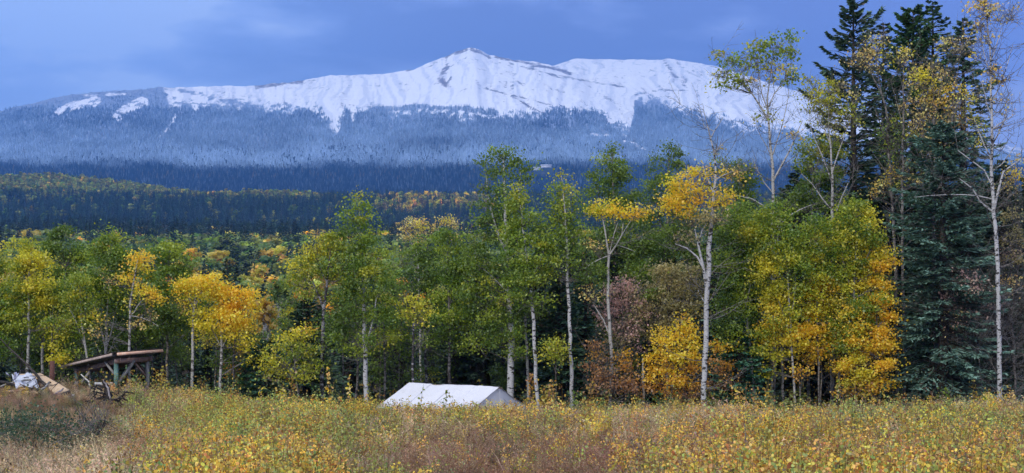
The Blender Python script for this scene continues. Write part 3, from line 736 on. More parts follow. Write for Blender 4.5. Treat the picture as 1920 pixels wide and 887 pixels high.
tree(AS, 'slender lime aspen leaning left above the shed roof', 61.5, '172,720,6;170,690,6;160,630,5;154,580,4;150,520,2', '146,524,22,14,1,yg;158,540,16,14,.8,y;135,560,20,16,1,y;160,580,24,16,1,gy;128,598,20,12,.8,y;165,605,16,12,.9,yg;152,625,26,12,1,yg;172,595,14,10,.7,y;115,615,18,12,.7,Y;140,655,20,12,.5,g', ['164,640,3;150,600,2;135,575,1.5'], bark='bark_pale', seed=5)
tree(AS, 'small yellow leaved aspen beside the rusty post', 61, '92,715,6;93,660,5;97,620,3', '98,645,12,10,1,Yy;114,668,13,17,1,Y;108,628,16,10,.8,yY;120,610,18,10,.6,y;96,672,8,8,.8,Y;100,600,16,12,.7,yg', bark='bark_grey', seed=6)
tree(AS, 'tall green aspen with forked pale stems above the shed', 63.5, '198,730,9;199,670,8;200,600,7;206,540,5;212,450,3', '212,440,16,12,1,yg;205,462,28,18,1,g;190,480,26,20,1,Gg;228,482,26,22,1,Gg;205,510,44,28,1,Gg;180,530,28,24,1,Gg;235,525,26,28,1,Gg;200,560,40,26,1,g;225,585,32,26,1,G;180,590,24,24,.9,Gg;215,640,40,30,.8,G', ['201,655,4;212,620,3.5;216,590,3;222,560,2', '199,660,4;192,625,3.5;183,590,3', '199,680,3;188,660,2;178,640,1.5'], bark='bark_pale', seed=7)
tree(AS, 'thin aspen with separate golden tufts above the shed roof', 61.2, '244,735,7;246,660,6.5;249,600,6;251,560,4.5;258,520,3;266,490,2', '268,486,17,9,1.1,O;262,496,12,8,1,O;272,498,12,10,1,OY;238,522,16,7,1.1,OY;252,529,10,6,.9,O;275,545,20,8,1.1,OY;288,556,12,10,1,O;298,566,10,7,.9,O;212,528,8,6,.6,S;262,604,14,9,.5,S;280,590,9,8,.4,S;188,600,22,16,.15,O;178,625,16,12,.25,S;250,570,12,12,.3,Y', ['250,600,3;262,585,2.5;272,568,2', '249,605,2.5;280,606,2;300,616,1'], bark='bark_pale', seed=8)
tree(AS, 'green aspen right of the golden tufts and behind the shed', 64.5, '312,735,7;314,650,6.5;316,600,6;318,500,3', '318,458,18,12,1,gy;312,478,28,20,1,g;335,500,28,24,1,Gg;296,505,24,20,1,Gg;318,530,38,26,1,Gg;345,550,24,28,1,Gg;300,570,34,26,.9,G;330,600,34,28,.8,G;300,620,26,24,.6,Gg;352,610,20,24,.6,G', bark='bark_grey', seed=9)
tree(AS, 'second grey stem aspen close beside the right post of the shed', 66, '303,735,6;307,660,6;310,600,5;306,540,2', '290,560,30,26,.8,Gg;270,640,34,30,.6,G;300,590,26,24,.7,G;322,650,26,28,.5,G', bark='bark_grey', seed=10)
tree(AS, 'golden aspen on one straight pale trunk right of the shed', 61.8, '359,745,8;360,680,7.5;360,620,7;361,580,6;366,550,3', '346,528,18,10,1.1,O;362,536,20,14,1,OY;380,528,16,11,1.1,O;396,522,16,9,1,O;340,546,12,9,1,OY;392,540,16,12,1,OY;372,556,24,10,.9,YO;345,565,12,7,.7,O;410,540,10,8,.8,O;378,585,14,10,.6,Y', ['361,590,4;372,560,3;384,540,2', '360,590,3;350,565,2.5;342,548,1.5'], bark='bark_pale', seed=11)
tree(AS, 'fullest golden aspen in the left half, wide low crown', 62, '412,750,8;413,690,7.5;414,640,7;413,600,6;416,550,3', '424,548,20,14,1,O;405,560,24,12,1,YO;440,560,24,16,1,O;420,575,36,14,1.1,O;398,590,24,12,1,YO;445,590,26,16,1,O;425,606,40,12,1,O;385,608,22,14,1,Y;455,615,18,12,.9,OY;400,625,26,9,.8,Y;440,630,24,10,.7,OY;462,648,18,7,.9,YO;375,590,12,14,.8,Y;470,670,14,6,.8,Y;462,555,20,16,.9,O;470,576,14,12,.8,OY;388,640,18,12,.5,y', ['414,650,3;430,620,2.5;445,600,2', '414,660,3;398,625,2.5;385,605,2'], bark='bark_pale', seed=12)
tree(AS, 'thin crooked aspen leaning beside the fullest golden aspen', 63, '440,750,5;438,700,5;440,660,4;436,625,3;446,595,2', '450,655,14,6,.7,Yo;436,690,20,14,.3,o;452,600,14,12,.5,O', bark='bark_grey', seed=13)
tree(AS, 'forked aspen with dark lower trunk and lime yellow top left of the tallest poplar', 61.6, '603,750,12;604,700,11;606,640,10;609,600,9;611,570,8;616,530,6;621,480,3', '612,448,24,12,1,y;630,458,14,14,1,y;600,466,20,14,.9,yY;640,480,12,14,.8,y;582,488,18,10,1,Yy;560,492,14,10,1,yY;592,508,26,12,.8,yg;572,516,20,12,.9,y;618,505,26,18,.7,yg;555,530,18,12,.8,yg;640,520,12,14,.7,y;580,545,26,14,.7,gy;622,560,20,12,.4,Yg;546,505,10,8,.8,Y;600,480,30,24,.45,y', ['609,582,5;600,560,4.5;592,535,4;584,518,2.5', '610,610,3;620,600,3;630,588,2', '617,525,3;605,505,2.5;596,485,2', '604,560,2;598,545,1.5;580,530,1'], bark='bark_silver', seed=14, twigs=12)
tree('shrub', 'olive yellow shoots reaching low over the dark spruces left of the tallest poplar', 61, '560,750,5;556,700,4;548,650,3', '565,618,18,7,1,oY;540,632,22,7,1,yY;575,630,18,8,.8,yY;520,650,20,6,1,yY;552,648,22,6,.9,y;508,668,16,6,.9,Yy;500,688,16,7,.9,yY;528,684,20,8,.7,yY;560,668,26,12,.8,yg;590,690,24,14,.7,yg;580,660,20,12,.6,yg;520,705,30,9,.5,y;575,705,26,12,.6,y', ['556,700,2;535,670,1.5;510,655,1', '552,670,2;545,640,1.5;560,620,1'], bark='bark_grey', cat='shrub', seed=15)
tree(AS, 'tallest green poplar left of the tent, narrow pointed crown', 61, '687,750,13;686,700,12;684,660,11.5;682,620,10.5;681,570,9;678,520,6;674,450,4;672,370,1.5', '672,370,9,12,1,yg;664,388,14,12,1,g;684,392,12,14,1,g;668,412,26,14,1,gy;650,402,12,7,.9,g;690,425,18,16,1,g;662,436,28,16,1,gG;695,448,20,16,1,g;670,462,36,18,1,gG;645,470,20,16,1,Gg;705,476,24,18,1,gy;675,492,44,20,1,gG;722,506,22,18,1,g;645,510,26,20,1,gG;690,525,46,22,1,gy;735,535,18,20,.9,Gg;650,548,34,24,1,Gg;700,555,40,22,1,gy;730,570,22,22,.9,Gg;665,585,34,22,1,G;638,590,22,26,.9,G;715,600,30,20,.9,gG;655,622,36,20,.9,G;700,635,36,12,.7,g;628,640,26,18,.7,Gg;725,640,26,14,.7,yG;660,660,34,16,.5,Gg', ['684,655,5;692,620,4.5;700,590,3.5;705,560,2', '679,540,3;660,500,2.5;650,470,1.5', '677,520,3;700,490,2;715,470,1.5'], bark='bark_white', seed=16)
tree(AS, 'thin grey aspen stem left of the tallest poplar trunk', 63, '667,750,6;669,690,6;672,640,5;668,560,3', '640,560,22,30,.8,G;650,650,26,16,.6,Gg;620,610,22,30,.7,G', bark='bark_grey', seed=17)
tree(AS, 'thin straight grey aspen right of the tallest poplar trunk', 63.4, '722,750,6;722,690,6;721,620,5;719,570,3', '735,590,20,26,.8,Gg;728,625,24,14,.8,gy;740,655,20,12,.5,g', bark='bark_grey', seed=18)
tree(AS, 'small yellow crowned aspen just behind the left end of the tent', 60.6, '774,745,7;773,700,6.5;775,660,6;776,620,5;777,580,3', '778,562,16,8,1,yY;768,576,18,10,1,y;790,580,16,12,1,yY;762,592,12,8,.9,yY;782,596,20,8,.9,y;794,604,9,7,.7,yY;758,560,9,6,.5,o;790,640,12,10,.3,g', ['776,622,2.5;786,600,2;792,585,1.5'], bark='bark_silver', seed=19)
tree(AS, 'green aspen behind the small yellow crowned one near the tent', 65, '801,750,7;799,690,7;796,620,6;800,500,4;802,450,2', '805,452,26,14,1,gG;780,470,24,18,1,Gg;818,478,28,20,1,G;790,500,36,22,1,G;765,520,22,24,.9,G;812,525,34,22,1,G;785,545,34,22,.9,G;820,570,30,24,1,G;765,560,22,20,.8,Gg;800,600,28,20,.8,g;760,630,30,24,.6,G', bark='bark_silver', seed=20)
tree(AS, 'green aspen with grey trunk rising behind the middle of the tent', 63, '843,750,9;842,690,8.5;843,640,8;842,590,7;838,500,5;842,440,2', '845,440,24,14,1,gG;862,460,22,18,1,g;832,462,24,18,1,Gg;850,490,34,20,1,Gg;875,500,20,22,1,g;835,515,30,20,1,G;862,530,34,22,1,Gg;840,555,40,22,1,g;875,565,26,22,1,G;820,590,26,18,.9,g;855,592,36,20,1,gG;830,620,34,18,.9,gG;875,610,28,24,.9,Gg;850,645,44,16,.7,G;810,640,22,16,.7,g', ['842,560,3;850,520,2.5;858,480,2'], bark='bark_grey', seed=21)
tree(AS, 'thin pale yellow aspen top showing far behind the tent', 84, '790,700,6;786,560,5;782,450,3', '775,416,20,7,.8,S;790,424,18,8,.6,SY;762,430,12,8,.5,S;830,414,24,6,.8,SY;850,420,14,7,.6,S;812,424,14,8,.5,S;765,450,20,14,.3,S;800,445,26,14,.35,S', ['783,480,3;800,450,2.5;830,420,1.5', '784,500,3;770,450,2;762,430,1'], bark='bark_pale', seed=22, twigs=50)
tree(AS, 'massive dark green aspen behind the right end of the tent, thick black scarred trunk', 62, '957,755,19;958,700,18;958,640,17;956,580,15;954,520,13;950,440,10;946,370,7;944,300,4', '935,288,26,9,1,Gg;965,292,26,10,1,Gg;912,302,16,10,1,G;945,306,30,10,1,G;985,312,14,12,1,Gg;920,328,24,12,1,G;960,330,26,12,.9,G;985,345,12,14,.8,G;905,350,10,8,.6,G;940,358,30,14,1,Gg;918,376,26,14,1,G;962,380,24,16,1,G;935,400,38,16,1,G;898,412,22,12,1,Gg;965,412,28,18,1,Gg;920,436,42,18,1,G;885,440,16,9,.8,g;950,455,36,18,1,G;905,470,34,18,1,G;880,490,20,18,.9,G;935,495,42,22,1,G;900,525,36,24,1,G;950,540,36,24,1,Gg;915,565,40,24,1,G;880,560,26,24,.9,Gg;955,590,40,24,1,G;905,605,42,22,1,Gg;945,630,40,20,.9,Gg;895,640,36,18,.7,Gg;960,655,30,16,.6,g;915,540,50,60,.3,yg', ['952,480,6;930,430,5;915,380,3;912,330,2', '953,500,6;975,440,4;980,380,3;975,320,2', '955,560,4;920,520,3;895,500,2'], bark='bark_white', seed=23)
tree(AS, 'lighter green aspen with thin white trunk right of the thick scarred trunk', 60.5, '1008,765,10;1006,720,10;1003,660,9.5;1000,600,9;997,550,8;990,490,5;980,420,4;972,350,1.5', '972,350,8,12,1,y;965,368,14,14,1,yg;984,374,14,16,1,yg;972,394,26,18,1,gy;1000,405,18,16,1,g;985,424,34,18,1,gy;955,432,20,16,1,g;1010,440,20,16,1,g;985,456,42,20,1,g;1020,470,20,18,1,gy;965,482,30,20,1,gG;1000,495,40,20,1,g;1030,505,18,16,.9,gy;975,520,36,20,1,gG;1008,528,30,18,.9,g;965,550,26,20,.9,gG;1000,560,26,16,.6,g', ['994,520,3;1015,480,2;1022,460,1.5', '990,500,3;970,450,2;960,430,1.5'], bark='bark_white', seed=24)
tree(AS, 'grey stemmed aspen between the scarred trunk and the thin white one', 63, '991,760,8;990,700,8;987,640,7.5;984,590,7;980,500,4', '985,580,26,20,.7,Gg;965,610,22,20,.6,g;1010,590,22,20,.6,G', bark='bark_pale', seed=25)
tree(AS, 'narrow olive green aspen with long bare white trunk right of the tent', 61, '1073,745,10;1071,700,10;1068,640,9.5;1066,580,9;1064,530,8;1063,470,7;1061,410,5;1056,360,3;1052,325,1', '1051,328,6,9,1,y;1047,344,12,12,1,yg;1060,358,16,12,1,gy;1046,372,20,12,1,g;1078,372,11,12,.9,g;1060,390,28,14,1,gy;1082,398,14,12,.9,g;1042,405,24,14,1,gG;1070,416,24,14,1,g;1045,430,32,16,1,g;1080,436,20,14,.9,gy;1055,455,34,16,1,gG;1036,470,22,14,1,gy;1078,470,22,18,.9,G;1048,488,30,12,.8,g;1030,505,20,12,.8,gy;1085,500,18,18,.7,G;1040,520,16,9,.5,g;1105,520,26,40,.6,G', bark='bark_white', seed=26)
tree('shrub', 'small yellow bush hanging before the dark spruce right of the thin white trunk', 60, '1044,760,4;1045,710,4;1042,670,3', '1040,640,16,9,.9,y;1050,652,16,12,.9,yg;1034,660,14,12,.9,yY;1044,675,20,10,.8,y;1042,655,22,22,.4,y', bark='bark_dark', cat='shrub', seed=27)
tree(AS, 'crooked pale aspen with flat golden top between two green giants', 61, '1144,760,9;1145,700,9;1145,640,9;1143,605,8;1139,575,8;1139,530,7.5;1143,490,7;1140,460,5;1131,430,4;1128,405,2', '1118,388,20,8,1.1,OY;1140,382,16,7,1.1,Y;1130,398,26,9,1.1,OY;1158,394,16,10,1.1,OY;1168,406,14,7,1,O;1196,390,18,7,1.1,OY;1208,400,9,8,.9,O;1188,402,13,7,.9,O;1108,402,12,8,.8,Y;1104,458,11,6,.8,S;1118,462,12,6,.7,SY;1100,545,9,12,.5,S;1112,556,12,9,.5,S;1165,440,24,20,.15,g', ['1142,485,4.5;1155,468,4;1165,445,3;1168,420,2', '1141,470,3;1148,440,2.5;1158,415,1.5', '1140,482,3;1118,490,2.5;1095,505,1.5', '1165,445,2;1180,420,1.5;1192,402,1', '1160,470,2;1178,472,1.5;1192,476,1', '1144,640,3.5;1128,600,3;1112,575,2;1104,545,1'], bark='bark_pale', seed=28, twigs=16)
tree(AS, 'dark green giant aspen behind the crooked golden topped one', 68, '1160,760,12;1158,640,11;1155,500,9;1150,380,6;1147,280,1.5', '1147,278,8,12,1,G;1140,296,18,14,1,Gg;1160,306,18,14,1,Gg;1145,322,34,14,1,G;1118,330,16,10,1,G;1175,332,18,14,1,G;1150,345,40,16,1,Gg;1120,360,22,16,1,G;1180,362,20,18,1,G;1150,375,42,18,1,G;1125,400,28,20,1,G;1175,410,30,24,1,G;1150,435,44,24,1,G;1185,455,34,26,1,Gg;1120,460,34,26,1,G;1150,490,50,26,1,G;1195,510,34,30,1,Gg;1110,510,30,30,.9,G;1160,550,40,30,.8,G;1215,440,30,26,1,G;1205,480,30,30,.9,gG', ['1153,450,4;1130,400,3;1120,350,2', '1154,470,4;1180,410,3;1185,360,2'], bark='bark_grey', seed=29)
tree(AS, 'dark green giant aspen left of and behind the big birch', 70, '1250,760,12;1250,640,11;1248,500,9;1252,380,6;1255,280,1.5', '1256,276,12,8,1,G;1262,290,20,12,1,G;1240,302,14,10,1,G;1265,312,22,14,1,G;1225,322,14,9,1,G;1248,330,28,12,1,Gg;1232,346,26,12,1,G;1262,352,28,14,1,G;1225,368,20,14,1,G;1250,378,36,18,1,G;1275,395,30,22,1,G;1230,405,30,22,1,G;1255,435,44,26,1,G;1225,465,34,26,1,G;1275,470,40,28,1,G;1240,505,40,30,1,G;1290,430,26,30,1,G;1215,520,30,30,.9,G;1310,480,40,40,.9,G;1330,420,26,30,.8,G', ['1249,450,4;1232,390,3;1228,350,2', '1250,440,4;1275,390,3;1270,320,2'], bark='bark_grey', seed=30)
tree(AS, 'tall green aspen behind the birch, rounded tops right of it', 71, '1385,760,11;1385,600,10;1382,450,7;1380,320,3', '1375,308,20,9,.9,G;1395,318,20,12,1,gG;1350,325,20,12,.9,G;1380,335,34,14,1,G;1408,345,20,14,1,G;1360,360,32,16,1,G;1400,370,30,18,1,Gg;1420,395,26,20,1,G;1375,395,40,20,1,G;1350,420,34,24,.9,G;1400,425,40,24,1,G;1440,420,30,30,1,G;1345,300,10,12,.5,g', bark='bark_grey', seed=31)
tree('birch_tree', 'large white birch with black scars, forked, half bare with gold leaves', 58, '1319,765,14;1320,730,14;1323,680,14;1325,620,13;1326,570,13;1328,520,13;1330,480,13;1332,440,11;1336,400,9;1340,350,7;1341,310,5;1337,270,4;1328,240,3;1320,210,1', '1262,352,22,9,1,OY;1285,338,22,10,1,OY;1300,325,16,8,1,YO;1255,372,22,10,1,OY;1280,365,26,12,1,OY;1306,352,20,12,.9,YO;1268,388,24,9,1,O;1296,382,20,10,.8,YO;1246,392,10,10,.8,Y;1284,402,22,8,.8,OY;1312,372,12,14,.7,O;1352,362,22,9,1,OY;1346,378,18,10,.8,YO;1368,372,8,7,.8,O;1362,328,12,6,.9,O;1388,330,12,5,.7,O;1378,320,12,6,.6,S;1346,282,8,6,.6,T;1310,420,34,26,.25,T;1290,445,24,18,.22,T;1330,330,26,18,.2,O;1352,400,14,20,.3,To', ['1328,545,8;1322,515,7;1316,490,6.5;1312,465,5;1306,440,4;1302,425,2.5', '1320,500,5;1308,478,4.5;1294,464,4;1275,462,3;1266,456,1.5', '1313,470,3;1316,440,3;1326,420,2', '1340,360,4;1328,335,3;1318,312,2', '1341,340,3;1356,330,2.5;1378,322,1.5', '1338,270,2.5;1346,250,2;1356,225,1', '1338,285,2.5;1350,272,2;1364,262,1', '1326,560,3;1316,548,2.5;1310,540,1.5', '1336,400,3;1312,392,2.5;1292,380,1.5', '1333,245,2;1315,236,1.5;1308,200,.8'], bark='bark_white', seed=32, twigs=70, tw_up=.5)
tree('shrub', 'dusty pink leaved shrub behind the crooked aspen trunk', 62.5, '1175,760,5;1172,690,4;1165,600,3;1160,550,2', '1168,535,20,9,.9,P;1150,548,16,9,.9,P;1185,545,18,9,.8,PT;1160,566,24,9,.9,P;1136,575,12,8,.8,P;1190,568,16,10,.7,PT;1130,592,12,7,.8,P;1158,588,20,9,.7,P;1185,592,18,10,.7,PT;1140,612,14,10,.6,P;1175,615,26,12,.55,P;1205,580,16,12,.5,PT;1195,640,22,20,.3,P;1160,640,24,20,.3,PT', ['1170,640,2.5;1150,600,2;1132,580,1', '1172,650,2.5;1185,610,2;1190,560,1'], bark='bark_grey', cat='shrub', seed=33, twigs=50)
tree('shrub', 'rusty brown shrub at the foot of the crooked aspen', 60.5, '1120,765,4;1122,720,3;1126,680,2', '1118,650,16,9,.6,R;1130,668,16,9,.7,Ro;1112,690,16,12,.6,R;1136,700,18,12,.7,R;1172,690,12,12,.8,oR;1178,712,14,9,.6,oR;1160,720,26,10,.6,R;1125,725,26,9,.6,R;1190,730,20,8,.6,R;1170,668,8,14,.7,o', bark='bark_dark', cat='shrub', seed=34, twigs=26)
tree('willow_shrub', 'large tan and olive willow between the pink shrub and the birch', 63, '1250,760,7;1252,680,6;1255,600,4;1258,540,2', '1255,500,24,9,.9,T;1232,512,20,9,.9,T;1280,508,22,10,.9,T;1250,522,34,10,.9,T;1225,532,20,10,.9,T;1290,528,22,12,.9,T;1258,542,34,12,.9,T;1235,556,30,12,.9,Tg;1285,552,28,12,.9,T;1222,578,24,12,.8,T;1255,576,32,14,.8,T;1292,580,22,14,.8,T;1228,602,24,14,.7,T;1265,604,30,12,.6,T;1215,625,20,16,.5,T;1300,505,14,12,.7,T;1310,545,14,20,.6,T', ['1252,660,3;1235,600,2.5;1225,550,1.5', '1252,650,3;1275,590,2.5;1288,540,1.5'], bark='bark_grey', cat='shrub', seed=35, twigs=60)
tree(AS, 'short snapped pale trunk left of the golden orange bush', 61, '1206,760,7;1207,720,7;1206,680,6.5;1205,672,5', '', bark='bark_pale', seed=36)
tree('shrub', 'golden orange bush glowing left of the white birch trunk', 60, '1270,765,6;1270,710,5;1272,660,3;1275,610,2', '1280,600,10,9,1,oY;1235,622,8,9,1,O;1292,612,16,9,1,O;1240,640,14,9,1,O;1268,622,14,8,.9,OY;1286,630,22,9,1,O;1232,656,14,9,1,OY;1258,648,18,10,1,O;1295,650,18,10,1,OY;1222,674,10,8,1,O;1248,670,20,9,1,O;1278,668,24,10,1,OY;1303,672,12,12,1,O;1235,690,18,9,1,O;1265,690,22,9,1,O;1295,694,18,10,1,o;1222,708,14,8,.9,O;1250,710,22,8,.9,o;1282,714,24,9,.9,Oo;1304,720,14,10,.9,o;1235,726,22,8,.8,oR;1268,732,26,8,.8,oR;1300,740,20,7,.8,R;1345,650,16,10,.8,oO;1350,680,18,12,.8,oR;1360,700,14,10,.7,oR;1345,720,20,12,.6,R', ['1270,700,2.5;1245,660,2;1238,630,1', '1270,690,2.5;1290,650,2;1292,620,1'], bark='bark_dark', cat='shrub', seed=37)
# the thicket of young trees between the birch and the blue spruce
TH = 'young_poplar'
tree(TH, 'green young poplar at the left of the thicket beside the birch', 60.5, '1417,765,6;1412,700,6;1406,640,5.5;1398,560,4.5;1392,480,3;1385,400,1', '1372,400,16,14,1,g;1396,392,16,14,1,g;1380,425,26,16,1,g;1358,440,16,14,1,gG;1404,445,24,18,1,gy;1370,462,28,18,1,gG;1395,480,28,18,1,g;1355,492,18,18,1,gG;1380,508,30,18,1,gG;1408,515,22,16,1,gy;1358,535,20,20,1,G;1388,545,28,18,1,gG;1360,570,20,20,1,G;1390,582,26,18,1,gG;1362,605,18,16,.9,G;1385,620,24,14,.9,gG;1378,645,20,12,.7,g;1360,635,14,12,.7,G', ['1404,620,2.5;1385,560,2;1370,500,1', '1400,590,2.5;1410,530,2;1412,460,1'], bark='bark_pale', seed=38)
tree(TH, 'yellow green young poplar in the middle of the thicket', 60, '1492,765,6;1490,720,6;1485,660,5.5;1480,580,4.5;1472,480,3;1460,400,1', '1450,388,14,9,1,g;1430,402,16,12,1,gy;1470,408,18,14,1,g;1448,424,28,16,1,gy;1420,440,18,14,1,y;1485,438,22,16,1,g;1455,456,32,16,1,gy;1425,475,22,16,1,gy;1492,470,24,18,1,gy;1460,492,34,16,1,y;1430,512,24,16,1,yY;1490,508,28,18,1,g;1458,530,34,16,1,y;1498,545,26,16,1,gy;1435,548,22,14,1,yY;1465,566,32,14,1,yY;1440,585,24,12,1,yO;1482,592,30,14,1,yY;1450,610,28,12,1,yO;1490,622,26,12,1,OY;1425,625,20,12,.9,y;1462,640,28,10,.9,OY;1430,655,22,9,.9,y;1495,650,22,9,.9,OY;1470,668,26,8,.8,yY;1440,700,16,7,.8,y', ['1483,620,2.5;1460,560,2;1440,500,1', '1482,600,2.5;1492,540,2;1490,470,1'], bark='bark_pale', seed=39)
tree(TH, 'golden green young poplar right of the middle of the thicket', 60.8, '1535,765,5;1533,700,5;1530,620,4.5;1528,520,3;1525,430,1', '1525,420,18,14,1,g;1508,440,18,14,1,gy;1540,445,20,16,1,gy;1522,465,28,16,1,gy;1550,478,20,16,1,g;1515,492,26,16,1,y;1545,506,26,16,1,gy;1520,525,28,14,1,yY;1550,538,26,16,1,yO;1522,556,28,14,1,yO;1548,572,28,14,1,yO;1520,588,26,12,1,OY;1552,602,28,14,1,gO;1525,618,26,12,1,O;1556,634,24,12,.9,gO;1528,650,24,10,.9,O;1550,662,22,9,.8,Og;1515,672,20,8,.8,O', bark='bark_grey', seed=40)
tree(TH, 'tallest young poplar of the thicket, lime and gold top by the blue spruce', 60.4, '1602,765,7;1602,700,6.5;1601,620,5.5;1602,520,4.5;1603,440,3;1605,380,1', '1605,384,14,9,1,yg;1588,396,16,12,1,yg;1624,400,14,12,1,yY;1600,412,26,14,1,gy;1570,420,16,12,1,yg;1632,425,18,14,1,yY;1602,436,32,14,1,gy;1575,450,20,14,1,gy;1640,452,18,14,1,Yg;1610,462,32,14,1,yY;1578,480,24,14,1,gy;1648,478,20,12,1,OY;1615,492,32,14,1,gO;1662,496,18,10,1,O;1585,512,28,14,1,gy;1632,518,28,14,1,gO;1600,540,32,16,1,gY;1650,535,24,14,.9,Og;1680,490,9,8,.9,O', ['1601,560,3;1580,500,2;1575,450,1', '1601,540,3;1630,480,2;1640,440,1'], bark='bark_grey', seed=41)
tree(TH, 'orange gold young poplar at the foot of the thicket beside the blue spruce', 59.6, '1650,765,6;1648,700,5.5;1645,620,4.5;1642,560,2', '1642,560,26,12,1,Og;1600,568,24,12,1,gO;1665,572,18,12,1,O;1625,582,30,12,1,Og;1590,595,24,12,1,gO;1655,598,24,12,1,O;1618,608,30,12,1,gO;1590,624,24,12,1,Og;1650,625,26,12,1,O;1620,640,28,10,1,O;1662,650,18,12,1,O;1590,654,24,10,1,Og;1635,662,28,10,1,O;1605,680,28,9,1,OY;1652,682,22,12,1,O;1578,690,18,8,.9,O;1625,700,30,9,1,OY;1660,712,18,10,.9,Oo;1600,716,24,8,.9,OY;1635,728,28,9,.9,Oo;1600,738,24,7,.7,oy', ['1646,640,2.5;1620,600,2;1600,580,1'], bark='bark_dark', seed=42)
tree(TH, 'dusky green young poplar filling the back of the thicket on the left', 62.6, '1425,765,5;1424,600,4;1422,420,1', '1420,420,40,20,.9,G;1400,460,44,24,.9,G;1440,480,36,24,.9,Gg;1410,510,44,24,.9,G;1400,560,46,26,.9,G;1440,560,34,24,.8,g;1400,610,40,24,.8,G;1450,630,34,24,.7,gy;1420,660,36,16,.6,G', bark='bark_grey', seed=44)
tree(TH, 'olive gold young poplar filling the back of the thicket on the right', 62.8, '1580,765,5;1580,600,4;1578,420,1', '1560,430,40,22,.9,g;1600,450,40,22,.9,g;1560,480,42,22,.9,gy;1620,490,38,22,.8,yg;1570,530,44,24,.8,y;1630,545,34,24,.8,yO;1560,580,42,24,.8,yO;1620,600,38,24,.7,O;1570,630,40,20,.7,Oy;1630,660,34,24,.7,Oo;1580,680,36,20,.6,Oo', bark='bark_grey', seed=45)
tree('sapling', 'small orange leaved sapling low in the dark gap of the thicket', 59.4, '1500,765,3;1500,720,2;1498,695,1', '1490,690,10,4,1,oO;1508,694,10,4,1,oO;1500,702,10,5,.8,o', bark='bark_grey', cat='sapling', seed=43)
for i, (a, lb) in enumerate((('1452,765,4;1450,700,4;1446,640,3;1440,580,2', 'thin bare grey stem left in the dark gap under the thicket'), ('1538,765,4;1540,700,4;1541,650,3', 'thin bare grey stem right in the dark gap under the thicket'), ('1575,765,3.5;1572,700,3;1568,640,2', 'thinnest bare stem under the golden edge of the thicket'))):
    tree('bare_sapling', lb, 61.5, a, '', bark='bark_grey', seed=50 + i, twigs=10, cat='sapling')
# leafy half shaded young aspens between the first trunks
rng_u = np.random.default_rng(123)
for i in range(24):
    ux = -40 + 1230 * ((i + .5 + rng_u.uniform(-.3, .3)) / 24); dd_ = rng_u.uniform(63.5, 70); top = rng_u.uniform(520, 620) + (40 if 440 < ux < 560 else 0)
    bl = ';'.join('%d,%d,%d,%d,%.1f,%s' % (ux + rng_u.normal(0, 16), y_, rng_u.uniform(14, 30), rng_u.uniform(9, 16), rng_u.uniform(.35, .7), str(rng_u.choice(['G', 'Gg', 'G', 'G', 'g', 'G', 'y' if rng_u.random() < .5 else 'G']))) for y_ in np.arange(top, top + rng_u.uniform(90, 150), 17))
    tree('young_aspen', '%s half shaded young aspen %s' % (['slim', 'bushy', 'low', 'straggly'][i % 4], where(ux)), dd_, '%d,740,5;%d,640,4;%d,%d,1.5' % (ux, ux + rng_u.normal(0, 3), ux + rng_u.normal(0, 5), top), bl, bark='bark_grey', seed=700 + i, group='half shaded young aspens in the first rows')
# tall right hand aspens
tree(AS, 'tall airy aspen with green yellow tufts against the snow right of the birch', 66, '1450,760,11;1450,600,11;1449,480,10;1448,400,9;1448,340,8;1445,290,7;1441,235,6;1437,200,4;1444,150,3;1452,90,1.5', '1344,104,9,9,.9,yT;1362,112,10,7,.8,g;1385,112,14,10,1,g;1398,124,8,8,.8,gy;1355,135,9,6,.6,gy;1374,152,18,9,1,gy;1390,160,10,8,.7,gy;1352,160,9,9,.8,gy;1342,145,7,6,.7,y;1413,92,9,9,.9,gy;1430,84,12,10,1,gy;1420,104,10,8,.9,g;1450,76,9,7,.8,g;1445,98,14,10,.9,yg;1478,72,12,10,1,g;1466,92,12,12,.7,yg;1482,110,10,16,.7,yg;1470,126,12,10,.6,yS;1490,140,9,11,.8,gy;1480,152,10,8,.8,gy;1440,125,14,9,.5,y;1416,120,12,9,.5,y;1445,145,10,8,.4,yS;1490,250,10,8,.5,S;1408,150,10,10,.2,S;1430,215,30,25,.08,y', ['1441,238,5;1428,215,4.5;1415,190,4;1400,170,3.5;1385,158,2.5;1362,145,1.5', '1448,335,5;1462,310,4.5;1478,285,3.5;1492,255,2.5;1505,225,1.5', '1440,215,3;1455,180,2.5;1475,150,2;1488,120,1', '1438,200,3;1425,165,2.5;1420,110,1.5', '1400,172,2.5;1392,150,2;1375,115,1.5', '1446,290,3;1460,255,2.5;1472,215,2;1480,170,1', '1385,160,2;1362,125,1.5;1346,105,1', '1448,360,2.5;1425,330,2;1410,295,1.2', '1445,300,2.5;1428,270,2;1415,240,1'], bark='bark_pale', seed=60, twigs=110, tw_up=.8, leaf=.12)
